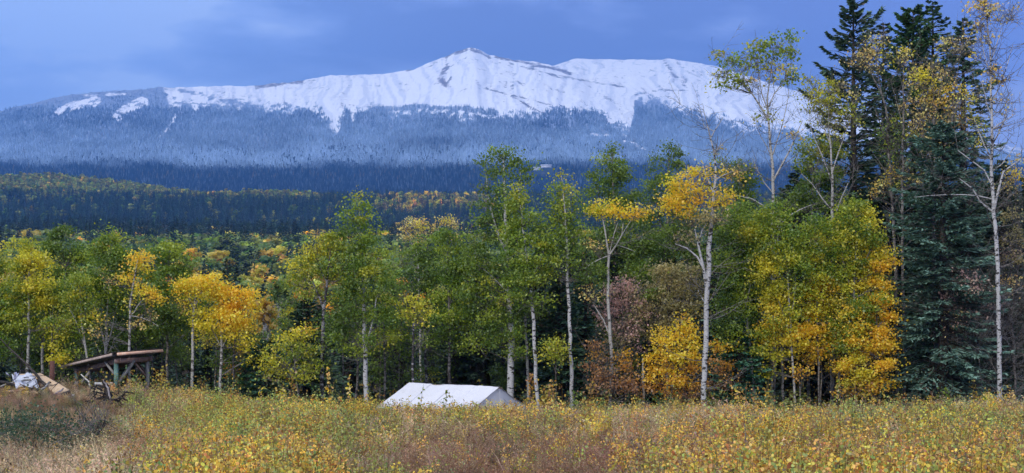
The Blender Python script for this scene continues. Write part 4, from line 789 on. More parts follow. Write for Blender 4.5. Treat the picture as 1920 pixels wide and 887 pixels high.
tree(AS, 'aspen with yellow olive crown before the left edge of the tallest spruce', 64, '1559,760,10;1559,600,9;1560,480,8.5;1559,400,8;1558,340,6.5;1556,290,5;1552,240,3;1550,180,1.5', '1528,158,14,6,.8,yg;1552,158,12,8,.9,yY;1535,172,16,8,1,yY;1562,172,14,8,.8,yT;1576,162,6,8,.6,T;1530,190,14,9,.8,yT;1552,188,20,9,1,y;1545,205,18,9,.9,yT;1514,152,8,7,.7,y;1560,212,14,8,.7,y;1592,205,14,9,.9,yg;1600,224,9,9,.7,y;1580,218,10,8,.7,yT;1522,208,10,8,.6,y;1600,180,8,10,.5,yS;1510,175,8,10,.5,y;1555,235,20,9,.5,yT;1530,228,14,9,.4,y;1570,260,20,14,.25,y', ['1558,350,4;1545,310,3;1530,280,2.5;1515,240,1.5', '1557,320,3.5;1570,280,3;1582,250,2;1596,215,1', '1559,410,4;1572,370,3;1590,340,2', '1558,390,3.5;1540,370,3;1520,340,2;1500,325,1.5', '1555,270,2.5;1540,230,2;1535,180,1'], bark='bark_pale', seed=61, twigs=70)
tree(AS, 'low olive green crowned aspen below the yellow olive one', 67, '1515,760,8;1515,600,8;1518,450,6;1522,330,3', '1520,262,18,8,.8,yg;1545,272,20,9,.9,yg;1502,280,14,9,.8,yg;1530,288,28,12,.9,yg;1565,292,18,12,.8,gy;1505,306,24,14,.9,gG;1545,315,32,14,.9,gG;1515,335,36,16,1,G;1560,345,28,18,.9,G;1500,365,30,20,1,G;1540,380,36,20,1,G;1480,400,30,30,.9,G;1590,370,20,24,.7,gG', bark='bark_grey', seed=62)
tree('dead_branch_tree', 'leaning bare grey stem with long white limbs reaching left over the thicket', 62, '1470,760,7;1466,600,7;1460,480,6;1458,410,5', '', ['1459,420,4;1440,398,4;1415,385,3.5;1395,372,3;1378,370,1.5', '1460,430,4;1480,400,3;1500,392,2.5;1530,380,1.5'], bark='bark_pale', seed=63, twigs=16, cat='dead tree')
tree(AS, 'thin leaning aspen with sparse pale gold leaves before the tallest spruce', 65, '1682,760,9;1680,600,8;1676,480,7.5;1672,400,7;1669,330,6.5;1666,270,6;1663,200,5;1650,170,4;1636,145,2.5;1625,115,1', '1630,72,9,6,.6,SY;1645,84,14,7,.6,SY;1618,100,14,6,.5,S;1638,98,16,8,.7,S;1610,112,12,6,.5,S;1655,104,9,8,.5,Y;1625,118,12,7,.5,S;1596,118,8,6,.4,S;1645,125,12,8,.35,S;1660,70,6,8,.4,S;1672,226,14,7,.6,gy;1684,238,14,9,.7,g;1660,250,12,9,.6,g;1664,275,14,9,.6,gy;1690,268,12,12,.6,g;1672,320,18,9,.5,SO;1650,345,18,9,.5,SO;1636,362,14,8,.6,So', ['1650,170,2.5;1640,120,2;1645,80,1', '1666,270,3;1652,230,2;1640,200,1', '1668,330,3;1650,300,2;1630,280,1.2'], bark='bark_grey', seed=64, twigs=70)
tree(AS, 'thin upright aspen with scattered gold tufts right of the leaning one', 64.6, '1695,760,8;1694,600,7.5;1692,480,7;1690,400,6.5;1690,300,6;1691,225,5;1690,170,3.5;1692,100,1', '1690,98,12,8,.8,YS;1700,112,9,7,.6,S;1684,116,9,8,.5,Y;1715,140,9,6,.4,S;1690,200,14,9,.25,S;1700,255,10,10,.4,g;1705,310,16,9,.4,gS;1690,330,12,9,.4,S;1676,300,10,9,.5,g;1700,350,18,10,.5,gy;1725,335,16,7,.5,S;1740,345,14,7,.4,S', ['1690,180,2.5;1705,150,2;1715,115,1', '1691,230,2.5;1678,190,2;1668,150,1'], bark='bark_grey', seed=65, twigs=70)
tree(AS, 'many branched aspen with glowing pale gold leaves in the middle of the right spruces', 63.5, '1752,760,9;1751,600,8.5;1750,480,8;1750,400,7.5;1749,320,7;1748,260,5;1746,190,3.5;1745,130,1.5', '1727,140,14,7,1.1,Y;1724,152,15,9,1.1,Y;1740,158,10,8,.9,YS;1748,128,14,7,.6,SY;1765,140,14,9,.7,S;1718,165,10,9,.6,S;1735,176,20,9,.7,SY;1760,168,18,9,.8,SO;1785,165,16,9,.6,SO;1795,185,14,9,.6,SO;1720,190,14,9,.5,S;1750,195,26,9,.6,SO;1780,205,20,9,.6,So;1740,215,26,9,.5,S;1718,228,14,10,.5,S;1765,232,26,10,.5,So;1795,225,14,12,.4,So;1730,250,20,10,.4,S;1760,262,22,12,.4,So;1710,250,9,8,.5,Y;1785,255,14,12,.3,S;1752,285,26,12,.25,S;1780,80,16,7,.5,S;1805,78,12,6,.7,S;1770,92,12,6,.5,SY;1790,95,14,7,.4,S;1815,185,6,14,.8,yY;1812,205,9,9,.6,y;1826,226,10,8,.8,yY;1838,240,12,8,.6,yY;1828,268,9,7,.7,O', ['1749,330,4;1735,290,3;1725,250,2.5;1715,210,1.5', '1749,320,4;1765,280,3;1778,230,2.5;1790,180,1.5', '1748,270,3;1735,220,2.5;1725,170,1', '1747,240,3;1758,190,2;1768,140,1', '1749,345,3;1735,320,2.5;1728,290,1.5;1700,255,1', '1778,230,2.5;1785,150,2;1800,80,1', '1750,350,3;1735,335,2.5;1730,305,1.5'], bark='bark_grey', seed=66, twigs=150, tw_up=1.0)
tree(AS, 'tall white trunked aspen, rightmost, nearly bare with few orange leaves', 58.5, '1874,750,13;1873,700,12;1872,600,11.5;1870,520,11;1868,450,10.5;1866,400,10;1864,350,9;1863,300,8;1863,250,7;1862,190,6;1860,120,4.5;1856,60,3.5;1850,0,2;1846,-40,1', '1832,12,12,9,.5,SO;1850,24,12,7,.5,SO;1842,44,10,6,.4,SO;1828,54,7,7,.4,OS;1862,14,10,8,.4,S;1870,38,12,8,.25,S;1845,0,16,9,.4,SO;1908,12,9,6,.5,S;1906,36,4,4,.5,O;1830,100,7,8,.35,O;1862,134,14,6,.5,OS;1866,150,9,5,.4,O;1888,150,8,5,.25,SO;1848,72,12,10,.2,S;1890,190,20,30,.04,S;1835,180,20,30,.04,S', ['1867,405,7;1872,380,6;1880,350,5.5;1884,325,5;1895,312,4;1912,300,2.5', '1866,400,5;1848,390,4.5;1834,378,4;1826,358,3.5;1815,345,3;1795,335,1.5', '1864,345,4;1855,325,3.5;1840,308,3;1820,295,2.5;1800,280,2', '1863,300,4;1850,275,3;1840,250,2.5;1830,220,1.5', '1863,270,4;1875,250,3;1888,225,2.5;1895,190,1.5', '1862,215,3;1850,185,2.5;1842,150,1.5', '1862,190,3;1878,160,2.5;1892,125,2;1905,80,1', '1860,140,3;1848,110,2;1838,60,1', '1859,110,2.5;1872,80,2;1885,40,1', '1863,330,3;1885,310,2;1905,275,1.5', '1864,250,3;1885,235,2.5;1908,215,1.5', '1866,385,3;1835,372,2.5;1790,372,2;1740,370,1.2;1715,372,.8', '1863,160,2;1885,145,1.5;1910,130,1'], bark='bark_white', seed=67, twigs=190, tw_up=.75)
tree('bare_shrub', 'mauve bare twiggy bush between the blue spruce and the rightmost white trunk', 60, '1845,760,5;1842,700,4;1836,620,3;1825,560,2', '1815,520,30,14,.25,P;1830,545,34,16,.2,P;1795,560,26,16,.2,P;1840,590,30,22,.12,P;1790,600,24,20,.12,PS', ['1840,660,3;1815,610,2.5;1790,585,1.5;1770,580,1', '1838,640,3;1830,580,2.5;1820,530,1.5;1812,505,1', '1838,650,2.5;1855,600,2;1865,550,1'], bark='bark_grey', cat='shrub', seed=68, twigs=330, tw_up=.45)
tree('bare_shrub', 'bare brown brush at the right edge below tan leaves', 62, '1905,760,6;1903,650,5;1898,560,3;1900,460,1.5', '1895,410,20,20,.3,T;1910,440,22,24,.35,T;1890,470,20,20,.25,TP;1912,490,22,24,.25,T;1890,530,24,28,.12,S;1905,330,12,20,.45,SO;1912,300,10,10,.4,S;1885,350,10,12,.2,S', ['1903,640,3;1888,560,2.5;1880,480,1.5', '1902,600,3;1915,520,2.5;1920,440,1.5', '1903,680,3;1885,620,2.5;1860,580,1.5'], bark='bark_grey', cat='shrub', seed=69, twigs=300, tw_up=.6)

tree('shrub', 'dense dark green juniper like shrub low in the left foreground', 25, '60,850,3;62,810,2', '20,792,28,10,1,D;62,784,32,10,1,D;100,792,26,9,1,D;40,806,34,10,1,D;85,806,34,10,1,D;5,806,22,10,1,D;115,806,16,8,.9,D;150,800,14,7,.7,D;128,790,14,8,.8,D;55,820,34,8,.8,D', bark='bark_dark', cat='shrub', seed=91, leaf=.04)
tree('shrub', 'second dark green shrub just right of the denser one in the left foreground', 27, '190,850,2;190,815,2', '175,804,16,7,.7,D;195,796,12,6,.6,DG;160,814,18,7,.7,D', bark='bark_dark', cat='shrub', seed=92, leaf=.04)
# spruces of the tree line
def spruce(label, px, ptop, d, rpx, seed, tone=(1, 1, 1), nb=200, nsp=34, name='spruce_tree', **kw):
    x = X(px, d); zb = float(zg(x, d)); h = Zp(ptop, d) - zb; r = rpx * d / F * 1.35
    rng = np.random.default_rng(seed)
    c, w = spruce_geo(h, r, rng, nb, nsp, tone=tone, **kw)
    root = empty(name, (x, d, zb), label, 'tree'); w.build('trunk', M['bark_dark'], root, True); c.build('crown', M['needle'], root); return root
spruce('tallest ragged black green spruce cut by the top of the photo', 1600, -6, 69, 112, 201, nb=230, nsp=100, sl=.36, sw=.065, ragged=.7, pow_=.45, droop=.05, cb=.1, tone=(1.15, 1.2, 1.15))
spruce('dense dark pine topped spruce at the centre of the right group', 1712, 18, 72, 95, 202, nb=300, nsp=90, sl=.36, sw=.075, ragged=.4, pow_=.42, droop=.1, tone=(1.2, 1.45, .95))
spruce('narrow spruce with thin leader right of the dense dark one', 1749, 2, 74, 110, 203, nb=280, nsp=70, sl=.36, sw=.06, ragged=.5, pow_=.6, tone=(1.4, 1.5, 1.4))
spruce('thin topped spruce just right of the tallest ragged spruce', 1656, 42, 75, 90, 204, nb=240, nsp=60, sl=.38, sw=.06, ragged=.55, pow_=.6)
spruce('pointed spruce behind the bare top of the rightmost aspen', 1806, 36, 71, 120, 205, nb=300, nsp=70, sl=.4, sw=.06, ragged=.5, pow_=.65, tone=(1.5, 1.65, 1.65))
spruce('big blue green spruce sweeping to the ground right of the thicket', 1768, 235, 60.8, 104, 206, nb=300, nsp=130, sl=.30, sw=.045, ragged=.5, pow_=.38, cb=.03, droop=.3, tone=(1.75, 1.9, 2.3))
spruce('dark spruce at the right edge behind the bare brush', 1880, 300, 68, 90, 207, nb=240, nsp=46, sl=.38, sw=.06, ragged=.5, pow_=.7)
spruce('dark spruce behind the thicket top between the birch and tallest spruce', 1490, 325, 70, 90, 208, nb=220, nsp=40, sl=.4, sw=.07, pow_=.7)
spruce('low young spruce with teal tips at the foot of the birch', 1385, 600, 60.8, 62, 209, nb=130, nsp=50, sl=.28, sw=.05, pow_=.55, tone=(.9, 1.45, 1.4))
spruce('dark spruce behind the small yellow bush near the thin white trunk', 1050, 520, 63.5, 60, 210, nb=170, nsp=44, sl=.32, sw=.055, pow_=.6, tone=(.8, 1, .9))
spruce('young spruce with grey green tips right of the bare white trunk', 1098, 470, 64.5, 40, 211, nb=150, nsp=40, sl=.3, sw=.05, pow_=.6, tone=(1, 1.4, 1.4))
spruce('dark spruce rising behind the fullest golden aspen', 426, 485, 150, 46, 212, nb=160, nsp=34, sl=.5, sw=.08, pow_=.8)
spruce('low spruce thicket tree left of the forked lime topped aspen', 500, 640, 63, 70, 213, nb=130, nsp=46, sl=.3, sw=.05, pow_=.5, tone=(.8, 1.2, 1.1))
spruce('dark spruce behind the forked lime topped aspen', 575, 560, 66, 66, 214, nb=170, nsp=44, sl=.34, sw=.055, pow_=.6, tone=(.85, 1, .8))
# dark trees filling the wood just behind the first row
rng = np.random.default_rng(77)
fillC = [spruce_geo(1, .2, np.random.default_rng(300 + q), 150, 46, cb=.03, sl=.045, sw=.008, pow_=.6, droop=.3, limbs=False) for q in range(3)]
fillC = [(a.mesh('fill_spruce_crown', M['needle']), b.mesh('fill_spruce_trunk', M['bark_dark'])) for a, b in fillC]
def topline(u): return float(np.interp(u, [-200, 0, 230, 330, 430, 470, 560, 590, 740, 880, 1000, 1100, 1250, 1340, 1500, 1650, 1800, 2140], [500, 500, 500, 560, 600, 625, 625, 560, 545, 500, 440, 430, 430, 420, 380, 330, 330, 300]))
spots = []
for i in range(170):
    uu = -380 + 2700 * ((i * .6180339 + .1) % 1); dd = 68 + 62 * ((i * .7548 + .3) % 1) ** 1.5; spots.append((uu, dd))
spots.sort(key=lambda q: q[0])
for i, (uu, dd) in enumerate(spots):
    x = X(uu, dd); zb = float(zg(x, dd)); h = Zp(topline(uu) + rng.uniform(5, 80), dd) - zb
    if h < 2: continue
    a, b = fillC[i % 3]
    root = bpy.data.objects.new('understory_spruce', None); COL.objects.link(root); root.location = (x, dd, zb - .1); wd = h * rng.uniform(.8, 1.25); wd = min(wd, 14); root.scale = (wd, wd, h); root.rotation_euler = (0, 0, rng.uniform(0, 6))
    for nm, me in (('crown', a), ('trunk', b)):
        o = bpy.data.objects.new(nm, me); COL.objects.link(o); o.parent = root
    tag(root, '%s shaded spruce %s, %s' % (bulk(h, 4, 14), where(uu), 'behind the first row' if dd < 80 else 'deeper in the wood' if dd < 100 else 'deepest in the wood'), 'tree', 'shaded spruces %s' % where(uu))

# ------------------------------------------------------------------ wall tent
m, t, out = newmat('canvas')
tcc = N(t, 'ShaderNodeTexCoord').outputs['Object']
cn = noise(t, tcc, 1.1, 4, .6); cf = noise(t, tcc, 60, 2, .5)
principled(t, out, mixc(t, maprange(t, noise(t, tcc, 2.2, 5, .7, (1, 1, 2.5)), .55, .75, 0, .35), mixc(t, cn, (.58, .58, .61), (.70, .70, .735)), (.42, .41, .40)), .85, .15, mth(t, 'ADD', mth(t, 'MULTIPLY', cn, 1), mth(t, 'MULTIPLY', cf, .02)), .5, .12)
M['canvas'] = m
TD = 57.0; th = radians(-38); L_ = 4.9; w_ = 2.6
pk = PT(936, 725, TD)                       # apex of the near gable
rd = np.array([math.cos(th), math.sin(th), 0]); pd_ = np.array([-math.sin(th) * -1, -math.cos(th), 0]); pd_ = np.array([math.sin(th), -math.cos(th), 0])
zb = float(zg(pk[0] - 2, TD)) ; drop = 1.22; ez = pk[2] - drop
def cloth_panel(a, b, c, d, nu, nv, sag, nrm, rng, edge=0):
    """a-b top edge, d-c bottom edge; sags between its supports"""
    u = np.linspace(0, 1, nu)[None, :, None]; v = np.linspace(0, 1, nv)[:, None, None]
    p = (a * (1 - u) + b * u) * (1 - v) + (d * (1 - u) + c * u) * v
    bulge = (np.sin(u * pi * 3) ** 2 * .25 + .75 * np.sin(u * pi)) * np.sin(v * pi)
    p = p + nrm * (-sag * bulge + (vnoise(u * 9, v * 3, int(rng.integers(99))) - .5) * .06 + (fbm(u * 20 + v * 6, v * 5, 77) - .5) * .04)
    g = Geo(); g.add(p.reshape(-1, 3), grid_faces(nv, nu)); return g
TR = empty('wall_tent', (pk[0] - 2, TD + 1, zb), 'white canvas wall tent pitched in the weeds, ridge roof and low gable end', 'tent')
rg = np.random.default_rng(4); off = np.array(TR.location)
A0 = pk - rd * L_ + np.array([0, 0, .02]); B0 = pk
def tp(g, nm, mat='canvas', smooth=True):
    g.v = [v - off for v in g.v]; return g.build(nm, M[mat], TR, smooth)
# the ridge dips a little between its poles
def ridge_pt(k): return A0 * (1 - k) + B0 * k - np.array([0, 0, .05 * math.sin(k * pi) + .03 * math.sin(k * pi * 3) ** 2])
fe = lambda P_: np.array([P_[0], P_[1], 0]) + pd_ * w_ + np.array([0, 0, ez])
be = lambda P_: np.array([P_[0], P_[1], 0]) - pd_ * w_ + np.array([0, 0, ez])
nf = unit(np.cross(rd, fe(B0) - B0)); nf = nf if nf[2] > 0 else -nf
nb_ = unit(np.cross(rd, be(B0) - B0)); nb_ = nb_ if nb_[2] > 0 else -nb_
tp(cloth_panel(A0, B0, fe(B0) + pd_ * .12 - [0, 0, .07], fe(A0) + pd_ * .12 - [0, 0, .07], 52, 20, .12, nf, rg), 'roof_panel')
tp(cloth_panel(A0, B0, be(B0) - pd_ * .12 - [0, 0, .07], be(A0) - pd_ * .12 - [0, 0, .07], 26, 12, .10, nb_, rg), 'roof_panel')
gz_ = lambda P_: np.array([P_[0], P_[1], float(zg(P_[0], P_[1]))])
for q in (A0, B0):
    ins = rd * (-.06 if q is B0 else .06); nr = rd if q is B0 else -rd; a_ = q + ins - [0, 0, .02]
    f_, b_ = fe(q) + ins, be(q) + ins
    gg = Geo()
    n_ = 10
    top = [f_ * (1 - k) + a_ * k for k in np.linspace(0, 1, n_)] + [a_ * (1 - k) + b_ * k for k in np.linspace(0, 1, n_)[1:]]
    top = np.array(top); bot = np.array([gz_(f_ * (1 - k) + b_ * k) for k in np.linspace(0, 1, len(top))])
    vv = np.linspace(0, 1, 9)[:, None, None]
    p = top[None] * (1 - vv) + bot[None] * vv
    kk = np.linspace(0, 1, len(top))[None, :, None]
    p = p + nr * (np.sin(kk * pi * 5) * .025 * np.sin(vv * pi))
    gg.add(p.reshape(-1, 3), grid_faces(9, len(top))); tp(gg, 'gable_panel')
for e in (fe, be):
    a_, b_ = e(A0), e(B0); gg = cloth_panel(a_, b_, gz_(b_), gz_(a_), 20, 6, .05, (pd_ if e is fe else -pd_), rg); tp(gg, 'side_wall')
# seams, zip in the gable, ridge pole and guy ropes
gg = Geo(); beam(gg, B0 + rd * .03 - [0, 0, .05], gz_(B0) + rd * .05, .035, .012, (.42, .42, .45)); tp(gg, 'door_zip')
for k in (.25, .5, .75):
    gg = Geo(); a_ = ridge_pt(k) + nf * .02; b_ = fe(A0 * (1 - k) + B0 * k) + nf * -.05
    pts = [a_ * (1 - q) + b_ * q + nf * (-.085 * math.sin(q * pi) * (.8) + .03) for q in np.linspace(0, 1, 8)]
    tube(gg, pts, .012, 4, (.75, .75, .78)); tp(gg, 'seam')
gg = Geo(); tube(gg, [A0 - rd * .15 - [0, 0, .05], B0 + rd * .15 - [0, 0, .05]], .035, 6, (.5, .42, .3)); tp(gg, 'ridge_pole', 'bark_pale')
for e, s_ in ((fe, 1), (be, -1)):
    for k in (0, .33, .66, 1):
        a_ = e(A0 * (1 - k) + B0 * k); b_ = gz_(a_ + pd_ * s_ * 1.1); gg = Geo(); tube(gg, [a_, b_], .006, 3, (.5, .5, .5)); tp(gg, 'guy_rope')

# ------------------------------------------------------------------ open shed
M['weathered'] = woodmat('weathered_lumber', (.20, .19, .175), (.36, .34, .31))
M['fresh'] = woodmat('reddish_lumber', (.80, .46, .31), (.90, .62, .45))
M['old_brown'] = woodmat('old_brown_lumber', (.24, .15, .12), (.38, .27, .22))
M['aged'] = woodmat('aged_fascia_lumber', (.46, .36, .31), (.66, .53, .46))
M['dark_wood'] = woodmat('charred_root', (.018, .015, .014), (.06, .05, .045), 6)
M['grey_wood'] = woodmat('silvered_wood', (.16, .14, .14), (.40, .36, .36), 5)
M['plywood'] = woodmat('plywood', (.52, .36, .21), (.66, .48, .30), 3)
M['green_wood'] = woodmat('green_painted_lumber', (.10, .20, .17), (.19, .30, .25), 12)
m, t, out = newmat('galvanised_sheet'); g_ = N(t, 'ShaderNodeTexCoord').outputs['Object']
principled(t, out, mixc(t, noise(t, g_, 3, 4, .6), (.10, .09, .09), (.24, .22, .21)), .55, .5); M['sheet'] = m
SD = 59.5
Cc = PT(216, 668, SD); Lc = PT(128, 689, SD + 2.1); Rc = PT(292, 662, SD + 2.1)   # under the roof corners
Bc = Lc + Rc - Cc
zs = float(zg(Cc[0], SD + 1)) - .05
SH = empty('open_shed', (float((Cc[0] + Bc[0]) / 2), SD + 2.1, zs), 'open sided lumber shed with slanted corrugated roof at the wood edge', 'shed')
so_ = np.array(SH.location)
def sp_(nm, g, mat, smooth=False, label=None):
    g.v = [v - so_ for v in g.v]; o = g.build(nm, M[mat], SH, smooth); return tag(o, label)
eL = (Lc - Cc) / np.linalg.norm(Lc - Cc); eR = (Rc - Cc) / np.linalg.norm(Rc - Cc); upn = unit(np.cross(eR, eL)); upn = upn if upn[2] > 0 else -upn
dwn = np.array([0, 0, 1.])
posts = {}
for nm, P_ in (('C', Cc), ('L', Lc), ('R', Rc), ('B', Bc)):
    inn = (eL * .28 + eR * .28) if nm == 'C' else (-eL * .28 + eR * .28) if nm == 'L' else (eL * .28 - eR * .28) if nm == 'R' else (-eL * .28 - eR * .28)
    if nm == 'C': inn = eL * .06 + eR * .10
    top = P_ + inn * 1.0 - dwn * .10; posts[nm] = top
    g = Geo(); beam(g, [top[0], top[1], zs - .2], top, .14, .14, up=(1, .9, 0)); sp_('post', g, 'green_wood' if nm == 'C' else 'weathered')
    if nm == 'L':
        g = Geo(); beam(g, [top[0], top[1], top[2] - .55], [top[0], top[1], top[2] - .12], .15, .15, up=(1, .9, 0)); sp_('painted_band', g, 'green_wood', label='teal painted band on the left post')
# beams round the top
for a_, b_, mt in (('C', 'L', 'old_brown'), ('C', 'R', 'old_brown'), ('L', 'B', 'old_brown'), ('R', 'B', 'old_brown')):
    pa, pb = posts[a_] - dwn * .10, posts[b_] - dwn * .10; d_ = unit(pb - pa); g = Geo()
    beam(g, pa - d_ * .20 + np.cross(d_, dwn) * .095, pb + d_ * .15 + np.cross(d_, dwn) * .095, .045, .20); sp_('top_beam', g, mt)
# rafters from front edge to the low rear edge
for i in range(7):
    k = i / 6 * .96 + .02; o_ = Cc + (Rc - Cc) * k; g = Geo(); beam(g, o_ - eL * .15 + upn * .05, o_ + (Lc - Cc) * 1.02 + upn * .05, .045, .12, up=upn); sp_('rafter', g, 'weathered')
for i in range(5):
    k = .06 + i / 4 * .9; o_ = Cc + (Lc - Cc) * k + upn * .125; g = Geo(); beam(g, o_ - eR * .2, o_ + (Rc - Cc) + eR * .2, .09, .03, up=upn); sp_('batten', g, 'weathered')
# fascias
g = Geo(); a_ = Cc - eL * .265 + upn * .055; beam(g, a_ - eR * .10, a_ + (Rc - Cc) + eR * .22, .035, .12, up=upn); sp_('fascia', g, 'fresh', label='fresh reddish fascia board')
g = Geo(); a_ = Cc - eR * .30 + upn * .07; beam(g, a_ - eL * .17, a_ + (Lc - Cc) + eL * .12, .035, .105, up=upn); sp_('fascia', g, 'aged', label='long brown fascia board along the slope')
g = Geo(); a_ = Lc + eL * .16 + upn * .05; beam(g, a_ - eR * .1, a_ + (Rc - Cc) + eR * .1, .035, .17, up=upn); sp_('fascia', g, 'weathered')
# corrugated sheets
Wd = np.linalg.norm(Rc - Cc) + .62; Ld = np.linalg.norm(Lc - Cc) + .75; o_ = Cc - eR * .33 - eL * .28 + upn * .14
for s_ in range(3):
    nu = 46; uu = np.linspace(s_ * Wd / 3 - .03, (s_ + 1) * Wd / 3 + .03, nu); vvv = np.array([0, Ld])
    zc = np.abs(np.sin(uu * 2 * pi / .16)) * .022 + s_ * .004
    p = o_ + uu[None, :, None] * eR + vvv[:, None, None] * eL + zc[None, :, None] * upn
    p2 = p - upn * .004; g = Geo(); g.add(np.concatenate([p.reshape(-1, 3), p2.reshape(-1, 3)]), np.concatenate([grid_faces(2, nu), grid_faces(2, nu) + 2 * nu])); sp_('roof_sheet', g, 'sheet')
# knee braces
def brace(pt, along, down, out_, mt='weathered', w=.09):
    g = Geo(); a_ = posts[pt] - dwn * down; b_ = posts[pt] + along * out_ - dwn * .12; beam(g, a_, b_, w, w * .8, up=np.cross(along, dwn)); sp_('brace', g, mt)
hor = lambda v: unit(v * np.array([1, 1, 0]))
brace('C', hor(eR), 1.15, 1.05, w=.12); brace('C', hor(eL), .75, .80); brace('L', -hor(eL), .95, .95, w=.10); brace('L', hor(eR), .8, .85, w=.10)
brace('R', -hor(eR), .95, .9, 'old_brown', .08); brace('R', hor(eL), .8, .85, 'old_brown', .07); brace('B', -hor(eL), .8, .8, w=.07); brace('B', -hor(eR), .8, .8, w=.07)
# what stands in the shed
g = Geo(); a_ = PT(178, 722, SD + 1.0); b_ = PT(211, 722, SD + .6); beam(g, a_, b_, .05, .24, (1.9, 2.0, 2.15)); g.v = [v - a_ for v in g.v]
o = g.build('plank', M['weathered']); o.location = a_; tag(o, 'pale painted plank lying level behind the middle post of the shed', 'plank')
bz_ = float(zg(a_[0], a_[1]))
g = Geo(); boxg(g, (0, 0, (a_[2] - .12 - bz_) / 2), (.5, .5, a_[2] - .12 - bz_)); o = g.build('crate', M['dark_wood']); o.location = (a_[0] + .3, a_[1] + .28, bz_); tag(o, 'dark box under the pale plank in the shed', 'box')
bm_ = Geo(); tube(bm_, [PT(172, 735, SD + .9), PT(166, 715, SD + 1), PT(152, 702, SD + 1.2)], [.035, .035, .03], 7, (1.6, 1.6, 1.6)); c_ = PT(166, 715, SD + 1); bm_.v = [v - c_ for v in bm_.v]
o = bm_.build('pole', M['bark_pale'], None, True); o.location = c_; tag(o, 'pale cut pole leaning inside the shed', 'pole')
ws = Geo(); rgw = np.random.default_rng(3)
for i in range(13):
    for j in range(4):
        c_ = PT(262 + i * 2.2 - 14 + (j % 2), 0, SD + 3.2); zc_ = float(zg(c_[0], c_[1])) + .1 + j * .17
        tube(ws, [[c_[0], c_[1] - .25, zc_], [c_[0], c_[1] + .25, zc_ + rgw.normal(0, .01)]], .085 * rgw.uniform(.8, 1.1), 7, (.8, .8, .8))
c_ = np.array([X(262, SD + 3.2), SD + 3.2, float(zg(X(262, SD + 3.2), SD + 3.2))]); ws.v = [v - c_ for v in ws.v]
o = ws.build('firewood_stack', M['bark_dark']); o.location = c_; tag(o, 'dark stacked logs in the right half of the shed', 'firewood')

# ------------------------------------------------------------------ scrap heap on the left
def solo(name, g, mat, c, label, cat, smooth=False, group=None):
    c = np.asarray(c, float); g.v = [v - c for v in g.v]; o = g.build(name, M[mat], None, smooth); o.location = c; return tag(o, label, cat, group)
def slab(pts, th, nu=14, nv=8, wav=.02, seed=0):
    """thin sheet through four corners with real thickness"""
    a, b, c, d = [np.asarray(q, float) for q in pts]
    u = np.linspace(0, 1, nu)[None, :, None]; v = np.linspace(0, 1, nv)[:, None, None]
    p = (a * (1 - u) + b * u) * (1 - v) + (d * (1 - u) + c * u) * v; n = unit(np.cross(b - a, d - a))
    p = p + n * (fbm(u * 4 + seed, v * 3, seed) - .5)[..., :] * wav * 2
    q = p - n * th; f = grid_faces(nv, nu); g = Geo()
    V = np.concatenate([p.reshape(-1, 3), q.reshape(-1, 3)]); N0 = nu * nv
    rim = np.concatenate([np.arange(nu), np.arange(1, nv) * nu + nu - 1, N0 - 2 - np.arange(nu - 1), (np.arange(nv - 2, 0, -1)) * nu]); r2 = np.roll(rim, -1)
    g.add(V, np.concatenate([f, f[:, ::-1] + N0, np.stack([rim, rim + N0, r2 + N0, r2], -1)])); return g
m, t, out = newmat('white_plastic'); g_ = N(t, 'ShaderNodeTexCoord').outputs['Object']
principled(t, out, mixc(t, noise(t, g_, 4, 5, .6), (.34, .35, .40), (.66, .68, .74)), .5, .4, noise(t, g_, 9, 3, .6), .6, .04); M['plastic'] = m
m, t, out = newmat('rusted_steel'); g_ = N(t, 'ShaderNodeTexCoord').outputs['Object']
principled(t, out, mixc(t, noise(t, g_, 14, 5, .7), (.07, .032, .026), (.17, .075, .055)), .85, .3, noise(t, g_, 40, 3, .6), .3, .01); M['rust'] = m
m, t, out = newmat('blue_plastic'); principled(t, out, (.42, .44, .60), .4, .5); M['blue'] = m
D_ = 43.0
solo('plastic_sheet', slab([PT(22, 703, D_ + .5), PT(66, 704, D_ + .6), PT(74, 731, D_ - .3), PT(30, 727, D_ - .4)], .015, 26, 16, .16, 3), 'plastic', PT(45, 718, D_), 'crumpled white plastic sheet on the scrap heap left of the plywood', 'sheet')
solo('plywood_offcut', slab([PT(36, 703, D_ + .9), PT(66, 702, D_ + .9), PT(76, 711, D_ + .5), PT(52, 711, D_ + .5)], .03, 8, 5, .01, 5), 'plywood', PT(55, 707, D_ + .8), 'narrow reddish tan board behind the white plastic sheet', 'board')
solo('plywood_sheet', slab([PT(66, 702, D_ + .4), PT(76, 701, D_ + .5), PT(131, 733, D_), PT(102, 741, D_ - .4)], .03, 12, 8, .015, 7), 'plywood', PT(95, 722, D_), 'large bare tan plywood sheet leaning off the scrap heap', 'board')
rp = Geo(); zq = float(zg(X(98, D_ + .6), D_ + .6)); beam(rp, [X(97, D_ + .6), D_ + .6, zq - .2], PT(98, 677, D_ + .6), .12, .12, up=(1, 0, 0)); solo('steel_post', rp, 'rust', [X(97, D_ + .6), D_ + .6, zq], 'rusty brown square post standing behind the plywood sheet', 'post')
def log(label, pts, rad, mat, D=D_, name='log', seed=0, cat='log', sides=9):
    r_ = np.random.default_rng(seed + 400); P_ = np.array([PT(a, b, D + c) for a, b, c in pts]); L = np.linspace(0, 1, len(P_)); q = np.linspace(0, 1, 9 if len(P_) < 6 else 16)
    P2 = np.stack([np.interp(q, L, P_[:, i]) for i in range(3)], 1) + r_.normal(0, .012, (len(q), 3)); R2 = np.interp(q, L, np.array(rad) * .72 * D / F) * r_.uniform(.88, 1.12, len(q))
    g = Geo(); tube(g, P2, R2, sides); return solo(name, g, mat, P2[len(q) // 2], label, cat, True)
